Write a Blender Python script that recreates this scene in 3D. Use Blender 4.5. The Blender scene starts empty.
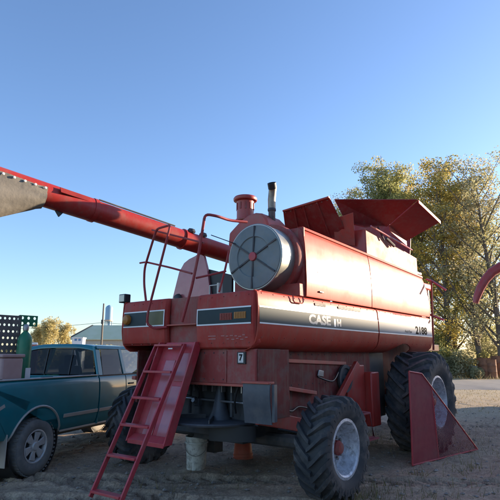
import bpy, bmesh, math, random
import numpy as np
from mathutils import Vector, Matrix
R = math.radians
scene = bpy.context.scene
col = scene.collection

# ------------------------------------------------------------------ camera
PITCH = R(11.9); CAMH = 1.65
cam = bpy.data.cameras.new('camera'); camo = bpy.data.objects.new('camera', cam); col.objects.link(camo)
camo.location = (0, 0, CAMH); camo.rotation_euler = (math.pi/2 + PITCH, 0, 0)
cam.sensor_width = 36; cam.lens = 36; cam.clip_end = 4000; cam.clip_start = .05
scene.camera = camo
# ------------------------------------------------------------------ light
SUN_AZ = R(66.0)      # clockwise from +Y (the view direction)
SUN_EL = R(9.8)
world = bpy.data.worlds.new('World'); scene.world = world; world.use_nodes = True
wn = world.node_tree.nodes; wn.clear()
sky = wn.new('ShaderNodeTexSky'); sky.sky_type = 'NISHITA'; sky.sun_disc = False
sky.sun_elevation = SUN_EL; sky.sun_rotation = SUN_AZ; sky.altitude = 300
sky.air_density = 1.0; sky.dust_density = .8; sky.ozone_density = 3.4
bg = wn.new('ShaderNodeBackground'); bg.inputs['Strength'].default_value = .15
wo = wn.new('ShaderNodeOutputWorld')
tint = wn.new('ShaderNodeMix'); tint.data_type = 'RGBA'; tint.blend_type = 'MULTIPLY'; tint.inputs[0].default_value = 1; tint.inputs[7].default_value = (1.07, .95, .97, 1)
world.node_tree.links.new(sky.outputs[0], tint.inputs[6]); world.node_tree.links.new(tint.outputs[2], bg.inputs[0]); world.node_tree.links.new(bg.outputs[0], wo.inputs[0])
sun = bpy.data.lights.new('sun', 'SUN'); sun.energy = 4.8; sun.angle = R(.6); sun.color = (1, .80, .58)
suno = bpy.data.objects.new('sun', sun); col.objects.link(suno)
sdir = Vector((math.sin(SUN_AZ)*math.cos(SUN_EL), math.cos(SUN_AZ)*math.cos(SUN_EL), math.sin(SUN_EL)))
suno.rotation_euler = (-sdir).to_track_quat('-Z', 'Y').to_euler(); suno.location = (30, 12, 20)
scene.view_settings.view_transform = 'Standard'; scene.view_settings.look = 'None'
scene.view_settings.exposure = 1.4; scene.view_settings.gamma = 1
scene.view_settings.use_curve_mapping = False

# ------------------------------------------------------------------ materials
def mat(name, c1, c2=None, rough=.5, metal=0, scale=4, detail=6, bump=0, bscale=40, coat=0, crough=.1,
        dust=None, dustamt=0, dscale=2.5, rvar=0, stretch=None, sheen=0, spec=.5, streak=0):
    m = bpy.data.materials.new(name); m.use_nodes = True
    nt = m.node_tree; n = nt.nodes; L = nt.links; b = n['Principled BSDF']
    tc = n.new('ShaderNodeTexCoord'); mp = n.new('ShaderNodeMapping'); L.new(tc.outputs['Object'], mp.inputs[0])
    if stretch: mp.inputs['Scale'].default_value = stretch
    no = n.new('ShaderNodeTexNoise'); no.inputs['Scale'].default_value = scale; no.inputs['Detail'].default_value = detail
    no.inputs['Roughness'].default_value = .65
    L.new(mp.outputs[0], no.inputs['Vector'])
    c2 = c2 or c1
    cr = n.new('ShaderNodeValToRGB'); cr.color_ramp.elements[0].position = .32; cr.color_ramp.elements[1].position = .7
    cr.color_ramp.elements[0].color = (*c1, 1); cr.color_ramp.elements[1].color = (*c2, 1)
    L.new(no.outputs['Fac'], cr.inputs[0]); out = cr.outputs[0]
    b.inputs['Roughness'].default_value = rough; b.inputs['Metallic'].default_value = metal
    b.inputs['Coat Weight'].default_value = coat; b.inputs['Coat Roughness'].default_value = crough
    b.inputs['Specular IOR Level'].default_value = spec
    if dust:
        n2 = n.new('ShaderNodeTexNoise'); n2.inputs['Scale'].default_value = dscale; n2.inputs['Detail'].default_value = 9
        n2.inputs['Roughness'].default_value = .7
        L.new(tc.outputs['Object'], n2.inputs['Vector'])
        r2 = n.new('ShaderNodeValToRGB'); r2.color_ramp.elements[0].position = .48; r2.color_ramp.elements[1].position = .72
        r2.color_ramp.elements[1].color = (dustamt,)*3 + (1,)
        L.new(n2.outputs['Fac'], r2.inputs[0])
        mx = n.new('ShaderNodeMix'); mx.data_type = 'RGBA'; mx.inputs[7].default_value = (*dust, 1)
        L.new(r2.outputs[0], mx.inputs[0]); L.new(out, mx.inputs[6]); out = mx.outputs[2]
        ma = n.new('ShaderNodeMath'); ma.operation = 'MULTIPLY_ADD'; ma.inputs[1].default_value = .35; ma.inputs[2].default_value = rough
        L.new(r2.outputs[0], ma.inputs[0]); L.new(ma.outputs[0], b.inputs['Roughness'])
    elif rvar:
        ma = n.new('ShaderNodeMath'); ma.operation = 'MULTIPLY_ADD'; ma.inputs[1].default_value = rvar; ma.inputs[2].default_value = rough - rvar/2
        L.new(no.outputs['Fac'], ma.inputs[0]); L.new(ma.outputs[0], b.inputs['Roughness'])
    if streak:
        ms = n.new('ShaderNodeMapping'); ms.inputs['Scale'].default_value = (5, 5, .45); L.new(tc.outputs['Object'], ms.inputs[0])
        n5 = n.new('ShaderNodeTexNoise'); n5.inputs['Scale'].default_value = 3.2; n5.inputs['Detail'].default_value = 8; n5.inputs['Roughness'].default_value = .7; L.new(ms.outputs[0], n5.inputs['Vector'])
        r5 = n.new('ShaderNodeValToRGB'); r5.color_ramp.elements[0].position = .5; r5.color_ramp.elements[1].position = .75; r5.color_ramp.elements[1].color = (streak,)*3+(1,)
        L.new(n5.outputs['Fac'], r5.inputs[0]); m5 = n.new('ShaderNodeMix'); m5.data_type = 'RGBA'; m5.inputs[7].default_value = (.2, .14, .1, 1)
        L.new(r5.outputs[0], m5.inputs[0]); L.new(out, m5.inputs[6]); out = m5.outputs[2]
        n6 = n.new('ShaderNodeTexNoise'); n6.inputs['Scale'].default_value = 55; n6.inputs['Detail'].default_value = 3; L.new(tc.outputs['Object'], n6.inputs['Vector'])   # chips
        r6 = n.new('ShaderNodeValToRGB'); r6.color_ramp.elements[0].position = .70; r6.color_ramp.elements[1].position = .74; L.new(n6.outputs['Fac'], r6.inputs[0])
        m6 = n.new('ShaderNodeMix'); m6.data_type = 'RGBA'; m6.inputs[7].default_value = (.13, .06, .045, 1); L.new(r6.outputs[0], m6.inputs[0]); L.new(out, m6.inputs[6]); out = m6.outputs[2]
    L.new(out, b.inputs['Base Color'])
    if bump:
        n3 = n.new('ShaderNodeTexNoise'); n3.inputs['Scale'].default_value = bscale; n3.inputs['Detail'].default_value = 5
        L.new(mp.outputs[0], n3.inputs['Vector'])
        bm_ = n.new('ShaderNodeBump'); bm_.inputs['Strength'].default_value = bump; bm_.inputs['Distance'].default_value = .02
        L.new(n3.outputs['Fac'], bm_.inputs['Height']); L.new(bm_.outputs[0], b.inputs['Normal'])
    return m
DUST = (.26, .2, .15)
M = {}
M['red'] = mat('red_paint', (.36, .028, .02), (.44, .04, .028), rough=.42, coat=.2, crough=.25, dust=DUST, dustamt=.35, bump=.03, bscale=6, streak=.45)
M['red_panel'] = mat('red_panel_paint', (.40, .042, .026), (.47, .06, .036), rough=.5, coat=.10, crough=.2, dust=(.42, .22, .15), dustamt=.3, bump=.06, bscale=1.6, spec=.11, streak=.4)
M['red_hood'] = mat('red_hood_paint', (.38, .036, .026), (.45, .055, .038), rough=.55, dust=(.36, .2, .15), dustamt=.35, bump=.05, bscale=2, spec=.22, streak=.5)
M['red_tank'] = mat('pale_tank_paint', (.48, .13, .09), (.56, .18, .13), rough=.55, dust=(.5, .3, .22), dustamt=.4, spec=.12, bump=.05, bscale=2, streak=.3)  # paler, pinker red for the tank sides
M['flap_red'] = mat('flap_red_paint', (.24, .022, .02), (.3, .034, .028), rough=.5, dust=(.26, .15, .12), dustamt=.5, spec=.3, streak=.5)
M['red_old'] = mat('faded_red_paint', (.4, .055, .035), (.47, .09, .06), rough=.5, coat=.15, crough=.3, dust=DUST, dustamt=.45, bump=.03, bscale=5, streak=.5)
M['red_dirty'] = mat('dirty_red_paint', (.26, .03, .024), (.36, .045, .035), rough=.6, dust=(.24, .19, .15), dustamt=.7, dscale=4, streak=.6)
M['red_recess'] = mat('grimy_recess_red_paint', (.13, .03, .026), (.22, .04, .033), rough=.7, dust=(.17, .14, .115), dustamt=.8, dscale=5, spec=.2, streak=.7)  # grime, plus the shade of the recessed underbody darkened into the colour
M['ladder_red'] = mat('ladder_red', (.46, .035, .05), (.54, .06, .07), rough=.4, dust=DUST, dustamt=.35, scale=12, streak=.4)
M['rail_red'] = mat('handrail_red', (.3, .03, .035), (.38, .045, .045), rough=.45, dust=DUST, dustamt=.4, scale=12, spec=.3)
M['shield'] = mat('shield_faded_red', (.42, .09, .1), (.5, .14, .14), rough=.3, coat=.4, crough=.2, dust=DUST, dustamt=.35, streak=.3)
M['auger'] = mat('auger_red', (.34, .02, .015), (.42, .03, .02), rough=.42, coat=.08, crough=.2, spec=.3, dust=DUST, dustamt=.25, bump=.02, bscale=5, streak=.35)
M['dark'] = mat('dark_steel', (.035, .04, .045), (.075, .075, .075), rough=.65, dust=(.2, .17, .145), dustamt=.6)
M['black'] = mat('black_paint', (.012, .012, .013), (.02, .02, .02), rough=.5)
M['rubber'] = mat('tyre_rubber', (.035, .037, .04), (.06, .06, .06), rough=.78, dust=(.25, .21, .175), dustamt=.7, dscale=3, bump=.06, bscale=60)
M['truck_rubber'] = mat('dusty_tyre_rubber', (.14, .14, .135), (.22, .21, .19), rough=.85, dust=(.34, .3, .25), dustamt=.7, dscale=6)
M['flap'] = mat('rubber_flap', (.05, .055, .065), (.08, .085, .095), rough=.5, dust=DUST, dustamt=.3, scale=8)
M['rim'] = mat('galvanised_rim', (.5, .51, .54), (.72, .73, .76), rough=.45, metal=.35, scale=14, dust=(.16, .13, .1), dustamt=.85, dscale=16, bump=.3, bscale=30)
M['alloy'] = mat('dusty_alloy', (.5, .49, .47), (.62, .6, .57), rough=.5, metal=.35, dust=(.25, .21, .17), dustamt=.5, dscale=9)
M['galv'] = mat('galvanised_sheet', (.34, .34, .3), (.44, .43, .38), rough=.4, metal=.75, scale=6, rvar=.15, bump=.02, bscale=10)
M['screen'] = mat('screen_grey', (.17, .21, .21), (.25, .28, .27), rough=.7, metal=.1, scale=3, dust=(.3, .27, .2), dustamt=.5, dscale=5, bump=.25, bscale=160)
M['steel'] = mat('worn_steel', (.3, .29, .28), (.42, .4, .37), rough=.4, metal=.8)
M['exhaust'] = mat('burnt_exhaust', (.06, .04, .035), (.15, .11, .09), rough=.5, metal=.5, scale=8)
M['canvas'] = mat('grey_rubber_boot', (.15, .135, .11), (.21, .19, .155), rough=.75, bump=.6, bscale=7, dust=(.26, .23, .18), dustamt=.4)
M['burnt'] = mat('heat_stained_steel', (.2, .16, .12), (.34, .29, .22), rough=.45, metal=.7, scale=9)
M['white'] = mat('white_decal', (.75, .74, .7), (.82, .81, .78), rough=.4)
M['amber'] = mat('amber_lens', (.36, .13, .02), (.44, .17, .03), rough=.35, spec=.3)
M['redlens'] = mat('red_lens', (.22, .02, .015), (.28, .035, .02), rough=.35, spec=.3)
M['letter'] = mat('worn_lettering', (.42, .13, .11), (.5, .22, .19), rough=.6)
M['teal'] = mat('teal_truck_paint', (.003, .16, .185), (.006, .2, .225), rough=.35, coat=.5, crough=.06, spec=.3, dust=(.14, .15, .14), dustamt=.15, dscale=1.6)
M['trim'] = mat('beige_trim', (.42, .38, .34), (.5, .46, .4), rough=.4, metal=.2)
M['plastic'] = mat('black_plastic', (.015, .015, .016), (.025, .025, .025), rough=.6)
M['interior'] = mat('truck_interior', (.02, .022, .028), (.035, .035, .04), rough=.9)
M['green'] = mat('green_cylinder_paint', (.015, .17, .08), (.025, .22, .1), rough=.4, dust=DUST, dustamt=.3, scale=6)
M['perf'] = mat('weathered_sheet', (.1, .085, .075), (.17, .14, .12), rough=.7, scale=12)
M['crate'] = mat('faded_pink_plastic', (.42, .25, .22), (.5, .32, .28), rough=.6)
M['bucket'] = mat('grimy_white_plastic', (.82, .81, .72), (.62, .6, .5), rough=.6, scale=9, dust=(.16, .14, .1), dustamt=.9, dscale=14)
M['orange'] = mat('orange_plastic', (.45, .07, .025), (.52, .1, .04), rough=.5, dust=DUST, dustamt=.35)
M['bark'] = mat('bark', (.1, .075, .055), (.2, .155, .12), rough=.9, scale=6, stretch=(3, 3, .6), bump=.6, bscale=12)
M['rust'] = mat('rusty_steel', (.16, .07, .04), (.34, .16, .08), rough=.85, scale=5, dust=(.2, .09, .05), dustamt=.6)
M['bluegrey'] = mat('blue_grey_paint', (.3, .36, .42), (.42, .47, .52), rough=.6)
M['wood'] = mat('weathered_pole_wood', (.17, .14, .11), (.26, .22, .18), rough=.9, scale=5, stretch=(4, 4, .5))
M['barnwall'] = mat('barn_wall_metal', (.42, .4, .36), (.5, .48, .44), rough=.6)
M['barnroof'] = mat('green_metal_roof', (.6, .58, .34), (.7, .66, .44), rough=.6, scale=.4, detail=8)
M['tower'] = mat('water_tower_paint', (.2, .36, .48), (.28, .44, .55), rough=.5)
M['tan'] = mat('tan_paint', (.55, .42, .3), (.6, .48, .36), rough=.6)
M['offwhite'] = mat('off_white_paint', (.72, .74, .76), (.8, .8, .8), rough=.6)
M['winblue'] = mat('blue_window', (.08, .2, .4), (.1, .25, .45), rough=.2)
M['mesh'] = mat('mesh_red', (.28, .035, .045), (.36, .06, .065), rough=.5, scale=9, dust=DUST, dustamt=.25)
M['twine'] = mat('straw', (.36, .28, .16), (.48, .38, .22), rough=.9)
M['stone'] = mat('pebble', (.2, .17, .145), (.34, .3, .26), rough=.9, scale=9)

def glass(name, c, rough=.02, ior=1.45):
    m = bpy.data.materials.new(name); m.use_nodes = True; b = m.node_tree.nodes['Principled BSDF']
    b.inputs['Base Color'].default_value = (*c, 1); b.inputs['Roughness'].default_value = rough
    b.inputs['Transmission Weight'].default_value = 1; b.inputs['IOR'].default_value = ior
    return m
M['glass'] = glass('tinted_glass', (.42, .46, .46))
M['glass_dark'] = glass('dark_tinted_glass', (.16, .17, .18), .02, 1.25)

def stripe_mat(name, c_a, c_b, a0, a1):   # printed decal fading from dark to silver along the panel
    m = bpy.data.materials.new(name); m.use_nodes = True; nt = m.node_tree; n = nt.nodes; L = nt.links; b = n['Principled BSDF']
    tc = n.new('ShaderNodeTexCoord'); sx = n.new('ShaderNodeSeparateXYZ'); L.new(tc.outputs['Object'], sx.inputs[0])
    mr = n.new('ShaderNodeMapRange'); mr.inputs[1].default_value = a0; mr.inputs[2].default_value = a1; L.new(sx.outputs[0], mr.inputs[0])
    mx = n.new('ShaderNodeMix'); mx.data_type = 'RGBA'; mx.inputs[6].default_value = (*c_a, 1); mx.inputs[7].default_value = (*c_b, 1)
    L.new(mr.outputs[0], mx.inputs[0]); L.new(mx.outputs[2], b.inputs['Base Color'])
    b.inputs['Roughness'].default_value = .6; b.inputs['Specular IOR Level'].default_value = .2
    return m
OFF = Vector((2.7, 1.265, 0))
M['stripe_dark'] = stripe_mat('stripe_charcoal', (.05, .07, .066), (.21, .22, .2), 0-OFF.x, 3.4-OFF.x)
M['stripe_silver'] = stripe_mat('stripe_silver', (.26, .27, .26), (.5, .51, .52), 3.4-OFF.x, 5.9-OFF.x)
M['stripe_rear'] = mat('stripe_rear_dark', (.018, .036, .04), (.026, .044, .046), rough=.5, spec=.25)
M['stripe_olive'] = mat('stripe_faded_olive', (.10, .09, .03), (.14, .12, .04), rough=.5)
M['ink'] = mat('black_ink', (.02, .02, .022), rough=.7, spec=.1)

def leaf_mat(name, cols, trans=.35):
    m = bpy.data.materials.new(name); m.use_nodes = True; nt = m.node_tree; n = nt.nodes; L = nt.links
    n.remove(n['Principled BSDF']); out = n['Material Output']
    g = n.new('ShaderNodeNewGeometry'); cr = n.new('ShaderNodeValToRGB')
    tc = n.new('ShaderNodeTexCoord'); no = n.new('ShaderNodeTexNoise'); no.inputs['Scale'].default_value = .28; no.inputs['Detail'].default_value = 3
    L.new(tc.outputs['Object'], no.inputs['Vector'])
    a = n.new('ShaderNodeMath'); a.operation = 'MULTIPLY_ADD'; a.inputs[1].default_value = 2.2; a.inputs[2].default_value = -.85
    L.new(no.outputs['Fac'], a.inputs[0])
    a2 = n.new('ShaderNodeMath'); a2.operation = 'MULTIPLY_ADD'; a2.inputs[1].default_value = .5
    L.new(g.outputs['Random Per Island'], a2.inputs[0]); L.new(a.outputs[0], a2.inputs[2])
    a3 = n.new('ShaderNodeMath'); a3.operation = 'MULTIPLY'; a3.inputs[1].default_value = .8; L.new(a2.outputs[0], a3.inputs[0])
    L.new(a3.outputs[0], cr.inputs[0])
    e = cr.color_ramp.elements
    while len(e) < len(cols): e.new(.5)
    for i, c in enumerate(cols):
        e[i].position = i/(len(cols)-1); e[i].color = (*c, 1)
    d = n.new('ShaderNodeBsdfDiffuse'); t = n.new('ShaderNodeBsdfTranslucent'); mx = n.new('ShaderNodeMixShader'); mx.inputs[0].default_value = trans
    L.new(cr.outputs[0], d.inputs[0]); L.new(cr.outputs[0], t.inputs[0]); L.new(d.outputs[0], mx.inputs[1]); L.new(t.outputs[0], mx.inputs[2])
    L.new(mx.outputs[0], out.inputs[0])
    return m
M['leaf_green'] = leaf_mat('leaves_green_gold', [(.27, .29, .12), (.36, .37, .15), (.48, .43, .18), (.55, .42, .15)], .6)
M['leaf_gold'] = leaf_mat('leaves_gold', [(.27, .28, .1), (.42, .36, .11), (.6, .42, .1), (.65, .42, .08)], .55)
M['leaf_brown'] = leaf_mat('leaves_brown_green', [(.33, .3, .18), (.38, .37, .2), (.46, .4, .25), (.52, .44, .28)], .55)
M['leaf_yellow'] = leaf_mat('leaves_yellow', [(.46, .4, .18), (.54, .46, .22), (.6, .5, .24)], .5)
M['grass'] = leaf_mat('dry_grass', [(.26, .21, .1), (.36, .29, .15), (.46, .38, .2)], .2)

M['weed'] = leaf_mat('weeds', [(.16, .15, .07), (.26, .22, .11), (.4, .32, .18)], .3)
# ------------------------------------------------------------------ mesh builder
class MB:
    def __init__(s, off=None): s.v = []; s.f = []; s.off = Vector(off) if off is not None else Vector((0, 0, 0))
    def add(s, vs, fs):
        n = len(s.v); s.v += [Vector(v) for v in vs]; s.f += [tuple(i+n for i in f) for f in fs]; return s
    def box(s, x0, x1, y0, y1, z0, z1):
        return s.add([(x, y, z) for x in (x0, x1) for y in (y0, y1) for z in (z0, z1)],
                     [(0, 1, 3, 2), (4, 6, 7, 5), (0, 4, 5, 1), (2, 3, 7, 6), (0, 2, 6, 4), (1, 5, 7, 3)])
    def prism(s, poly, vec):
        poly = [Vector(p) for p in poly]; vec = Vector(vec); n = len(poly)
        return s.add(poly + [p+vec for p in poly],
                     [tuple(range(n))[::-1], tuple(range(n, 2*n))] + [(i, (i+1) % n, n+(i+1) % n, n+i) for i in range(n)])
    def sheet(s, grid, vec):                    # grid[i][j] of points made solid along vec
        ni, nj = len(grid), len(grid[0]); vec = Vector(vec)
        vs = [Vector(p) for r in grid for p in r]; N = ni*nj
        vs = vs + [v+vec for v in vs]; fs = []
        I = lambda i, j: i*nj+j
        for i in range(ni-1):
            for j in range(nj-1):
                q = (I(i, j), I(i+1, j), I(i+1, j+1), I(i, j+1)); fs.append(q); fs.append(tuple(N+k for k in q[::-1]))
        for i in range(ni-1):
            for j in (0, nj-1):
                fs.append((I(i, j), I(i+1, j), N+I(i+1, j), N+I(i, j)))
        for j in range(nj-1):
            for i in (0, ni-1):
                fs.append((I(i, j), I(i, j+1), N+I(i, j+1), N+I(i, j)))
        return s.add(vs, fs)
    def tube(s, path, r, seg=10, cap=True):
        path = [Vector(p) for p in path]; n = len(path); rs = r if isinstance(r, (list, tuple)) else [r]*n
        vs = []; fs = []; up = None
        for i, p in enumerate(path):
            t = (path[min(i+1, n-1)]-path[max(i-1, 0)]).normalized()
            if up is None: up = Vector((0, 0, 1)) if abs(t.z) < .9 else Vector((1, 0, 0))
            u = t.cross(up)
            if u.length < 1e-4: u = t.cross(Vector((0, 1, 0)))
            u.normalize(); w = u.cross(t).normalized(); up = w
            for k in range(seg):
                an = 2*math.pi*k/seg; vs.append(p+(u*math.cos(an)+w*math.sin(an))*rs[i])
        for i in range(n-1):
            for k in range(seg):
                a = i*seg+k; b_ = i*seg+(k+1) % seg; fs.append((a, b_, b_+seg, a+seg))
        if cap: fs += [tuple(range(seg))[::-1], tuple(range((n-1)*seg, n*seg))]
        return s.add(vs, fs)
    def lathe(s, prof, c, axis, seg=32, close=False, ref=None, capped=True):    # prof: (radius, height along axis)
        c = Vector(c); ax = Vector(axis).normalized(); u = ax.orthogonal().normalized() if ref is None else Vector(ref); w = ax.cross(u)
        vs = []; fs = []; n = len(prof)
        for (r, h) in prof:
            for k in range(seg):
                an = 2*math.pi*k/seg; vs.append(c+ax*h+(u*math.cos(an)+w*math.sin(an))*max(r, 1e-4))
        for i in range(n-1 if not close else n):
            for k in range(seg):
                a = i*seg+k; b_ = i*seg+(k+1) % seg; j = ((i+1) % n)*seg
                fs.append((a, b_, j+(k+1) % seg, j+k))
        if not close and capped:
            fs += [tuple(range(seg))[::-1], tuple(range((n-1)*seg, n*seg))]
        return s.add(vs, fs)
    def build(s, name, m, parent=None, bevel=0, smooth=35, mirror=None):
        me = bpy.data.meshes.new(name); me.from_pydata([tuple(v-s.off) for v in s.v], [], s.f)
        bm = bmesh.new(); bm.from_mesh(me); bmesh.ops.recalc_face_normals(bm, faces=bm.faces); bm.to_mesh(me); bm.free()
        me.materials.append(M[m] if isinstance(m, str) else m)
        if smooth:
            me.polygons.foreach_set('use_smooth', [True]*len(me.polygons)); me.set_sharp_from_angle(angle=R(smooth))
        o = bpy.data.objects.new(name, me); col.objects.link(o)
        if parent is not None: o.parent = parent
        if bevel:
            bv = o.modifiers.new('bevel', 'BEVEL'); bv.width = bevel; bv.segments = 2; bv.limit_method = 'ANGLE'; bv.angle_limit = R(40)
        return o
def tag(o, label=None, cat=None, group=None, kind=None):
    if label: o['label'] = label
    if cat: o['category'] = cat
    if group: o['group'] = group
    if kind: o['kind'] = kind
    return o
def empty(name, loc, rz=0, label=None, cat=None, group=None):
    o = bpy.data.objects.new(name, None); o.empty_display_size = .3; col.objects.link(o); o.location = loc; o.rotation_euler = (0, 0, rz)
    return tag(o, label, cat, group)
def copy_tree(o, parent=None):
    c = o.copy(); col.objects.link(c); c.parent = parent
    for ch in o.children: copy_tree(ch, c)
    return c
def text_mesh(name, txt, size, m, parent, mtx, extrude=.002, bold=0, shear=0, font_scale_x=1, conform=0):
    cu = bpy.data.curves.new(name, 'FONT'); cu.body = txt; cu.size = size; cu.extrude = extrude; cu.offset = bold; cu.shear = shear
    cu.align_x = 'CENTER'; cu.align_y = 'CENTER'; cu.resolution_u = 3
    o = bpy.data.objects.new(name, cu); col.objects.link(o)
    bpy.context.view_layer.update()
    me = bpy.data.meshes.new_from_object(o.evaluated_get(bpy.context.evaluated_depsgraph_get()))
    bpy.data.objects.remove(o); bpy.data.curves.remove(cu)
    for v in me.vertices: v.co.x *= font_scale_x
    me.transform(mtx)
    if conform:
        for v in me.vertices:
            y_ = sideb(v.co.z)-.0045; v.co.y = (y_ if conform > 0 else WID-y_)-OFF.y
    me.materials.clear(); me.materials.append(M[m]); me.name = name
    t = bpy.data.objects.new(name, me); col.objects.link(t); t.parent = parent
    return t

# pixel -> direction helpers (500 px photograph); distance always comes from a known plane
cP, sP = math.cos(PITCH), math.sin(PITCH)
O2 = (.07, 5.9); D2 = (.621, .784); L2 = (-.784, .621)
def ray(px, py):
    u = (px-250)/500; v = (250-py)/500; return (u, cP-v*sP, sP+v*cP)
def gw(px, py, z=0):
    r = ray(px, py); t = (z-CAMH)/r[2]; return (r[0]*t, r[1]*t, z)
def at(px, py, Y):
    r = ray(px, py); t = Y/r[1]; return (r[0]*t, Y, CAMH+r[2]*t)
def loc(X, Y, Z):
    x = X-O2[0]; y = Y-O2[1]; return (x*D2[0]+y*D2[1], x*L2[0]+y*L2[1], Z)
def inv(px, py, a=None, b=None):
    r = ray(px, py)
    if b is not None: t = (b+O2[0]*L2[0]+O2[1]*L2[1])/(r[0]*L2[0]+r[1]*L2[1])
    else: t = (a+O2[0]*D2[0]+O2[1]*D2[1])/(r[0]*D2[0]+r[1]*D2[1])
    return loc(r[0]*t, r[1]*t, CAMH+r[2]*t)
def wld(a, b, z=0): return (O2[0]+a*D2[0]+b*L2[0], O2[1]+a*D2[1]+b*L2[1], z)

# ================================================================== SETTING: ground, road
rng = np.random.default_rng(7)
def vnoise(x, y, s, seed):
    r = np.random.default_rng(seed); g = r.random((128, 128)); X = (x/s) % 128; Y = (y/s) % 128
    i = np.floor(X).astype(int); j = np.floor(Y).astype(int); fx = X-i; fy = Y-j; fx = fx*fx*(3-2*fx); fy = fy*fy*(3-2*fy)
    i1 = (i+1) % 128; j1 = (j+1) % 128; i %= 128; j %= 128
    return (g[i, j]*(1-fx)*(1-fy)+g[i1, j]*fx*(1-fy)+g[i, j1]*(1-fx)*fy+g[i1, j1]*fx*fy)-.5
TRACKS = [((-6, 7.35), (5, 6.9), .46), ((-5, 6.45), (6, 5.55), .42), ((1.2, 5.2), (9, 8.6), .5), ((-7, 9.6), (.9, 5.2), .3), ((2.8, 12.8), (14, 11.0), .5), ((4.2, 8.0), (12, 6.4), .46)]
def ground_h(x, y):
    h = .05*vnoise(x, y, 2.3, 1)+0.04*vnoise(x, y, .7, 2)+.034*vnoise(x, y, .27, 3)+.024*vnoise(x, y, .11, 4)+.008*vnoise(x, y, .055, 8)
    for (p, q, wd) in TRACKS:
        dx, dy = q[0]-p[0], q[1]-p[1]; ln = math.hypot(dx, dy); dx /= ln; dy /= ln
        u = (x-p[0])*dx+(y-p[1])*dy; v = -(x-p[0])*dy+(y-p[1])*dx + .05*vnoise(x, y, 1.5, 9)
        inside = (np.abs(v) < wd/2) & (u > 0) & (u < ln)
        side = np.where(v > 0, 0., .5)
        ph = ((u+np.abs(v)*.8)/.24+side) % 1
        lug = np.where(ph < .42, -.065, .012)*(.55+.9*np.clip(vnoise(x, y, .6, 12)+.5, 0, 1))
        h = np.where(inside, h*.45-.018+lug, h)
        edge = np.exp(-((np.abs(v)-wd/2-.05)/.05)**2)*.026*((u > 0) & (u < ln)); h = h+edge*(~inside)
    r = np.hypot(x-1, y-8); fade = np.clip(1-(r-14)/12, 0, 1)
    return h*fade
def axis_lines(lo, hi, step, far, grow):
    a = list(np.arange(lo, hi+1e-6, step)); s = step; p = hi
    while p < far: s *= grow; p += s; a.append(p)
    s = step; p = lo; b = []
    while p > -far: s *= grow; p -= s; b.append(p)
    return np.array(b[::-1]+a)
gx = axis_lines(-5.2, 7.5, .036, 1500, 1.16); gy = axis_lines(4.9, 11.5, .036, 1500, 1.14)
X, Y = np.meshgrid(gx, gy); Z = ground_h(X, Y); ny, nx = X.shape
me = bpy.data.meshes.new('ground')
idx = np.arange(nx*ny).reshape(ny, nx)
faces = np.stack([idx[:-1, :-1], idx[:-1, 1:], idx[1:, 1:], idx[1:, :-1]], -1).reshape(-1, 4)
me.vertices.add(nx*ny); me.vertices.foreach_set('co', np.stack([X, Y, Z], -1).ravel())
me.loops.add(faces.size); me.loops.foreach_set('vertex_index', faces.ravel())
me.polygons.add(len(faces)); me.polygons.foreach_set('loop_start', np.arange(0, faces.size, 4)); me.polygons.foreach_set('loop_total', np.full(len(faces), 4))
me.update(); me.validate(); me.polygons.foreach_set('use_smooth', [True]*len(faces))
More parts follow.
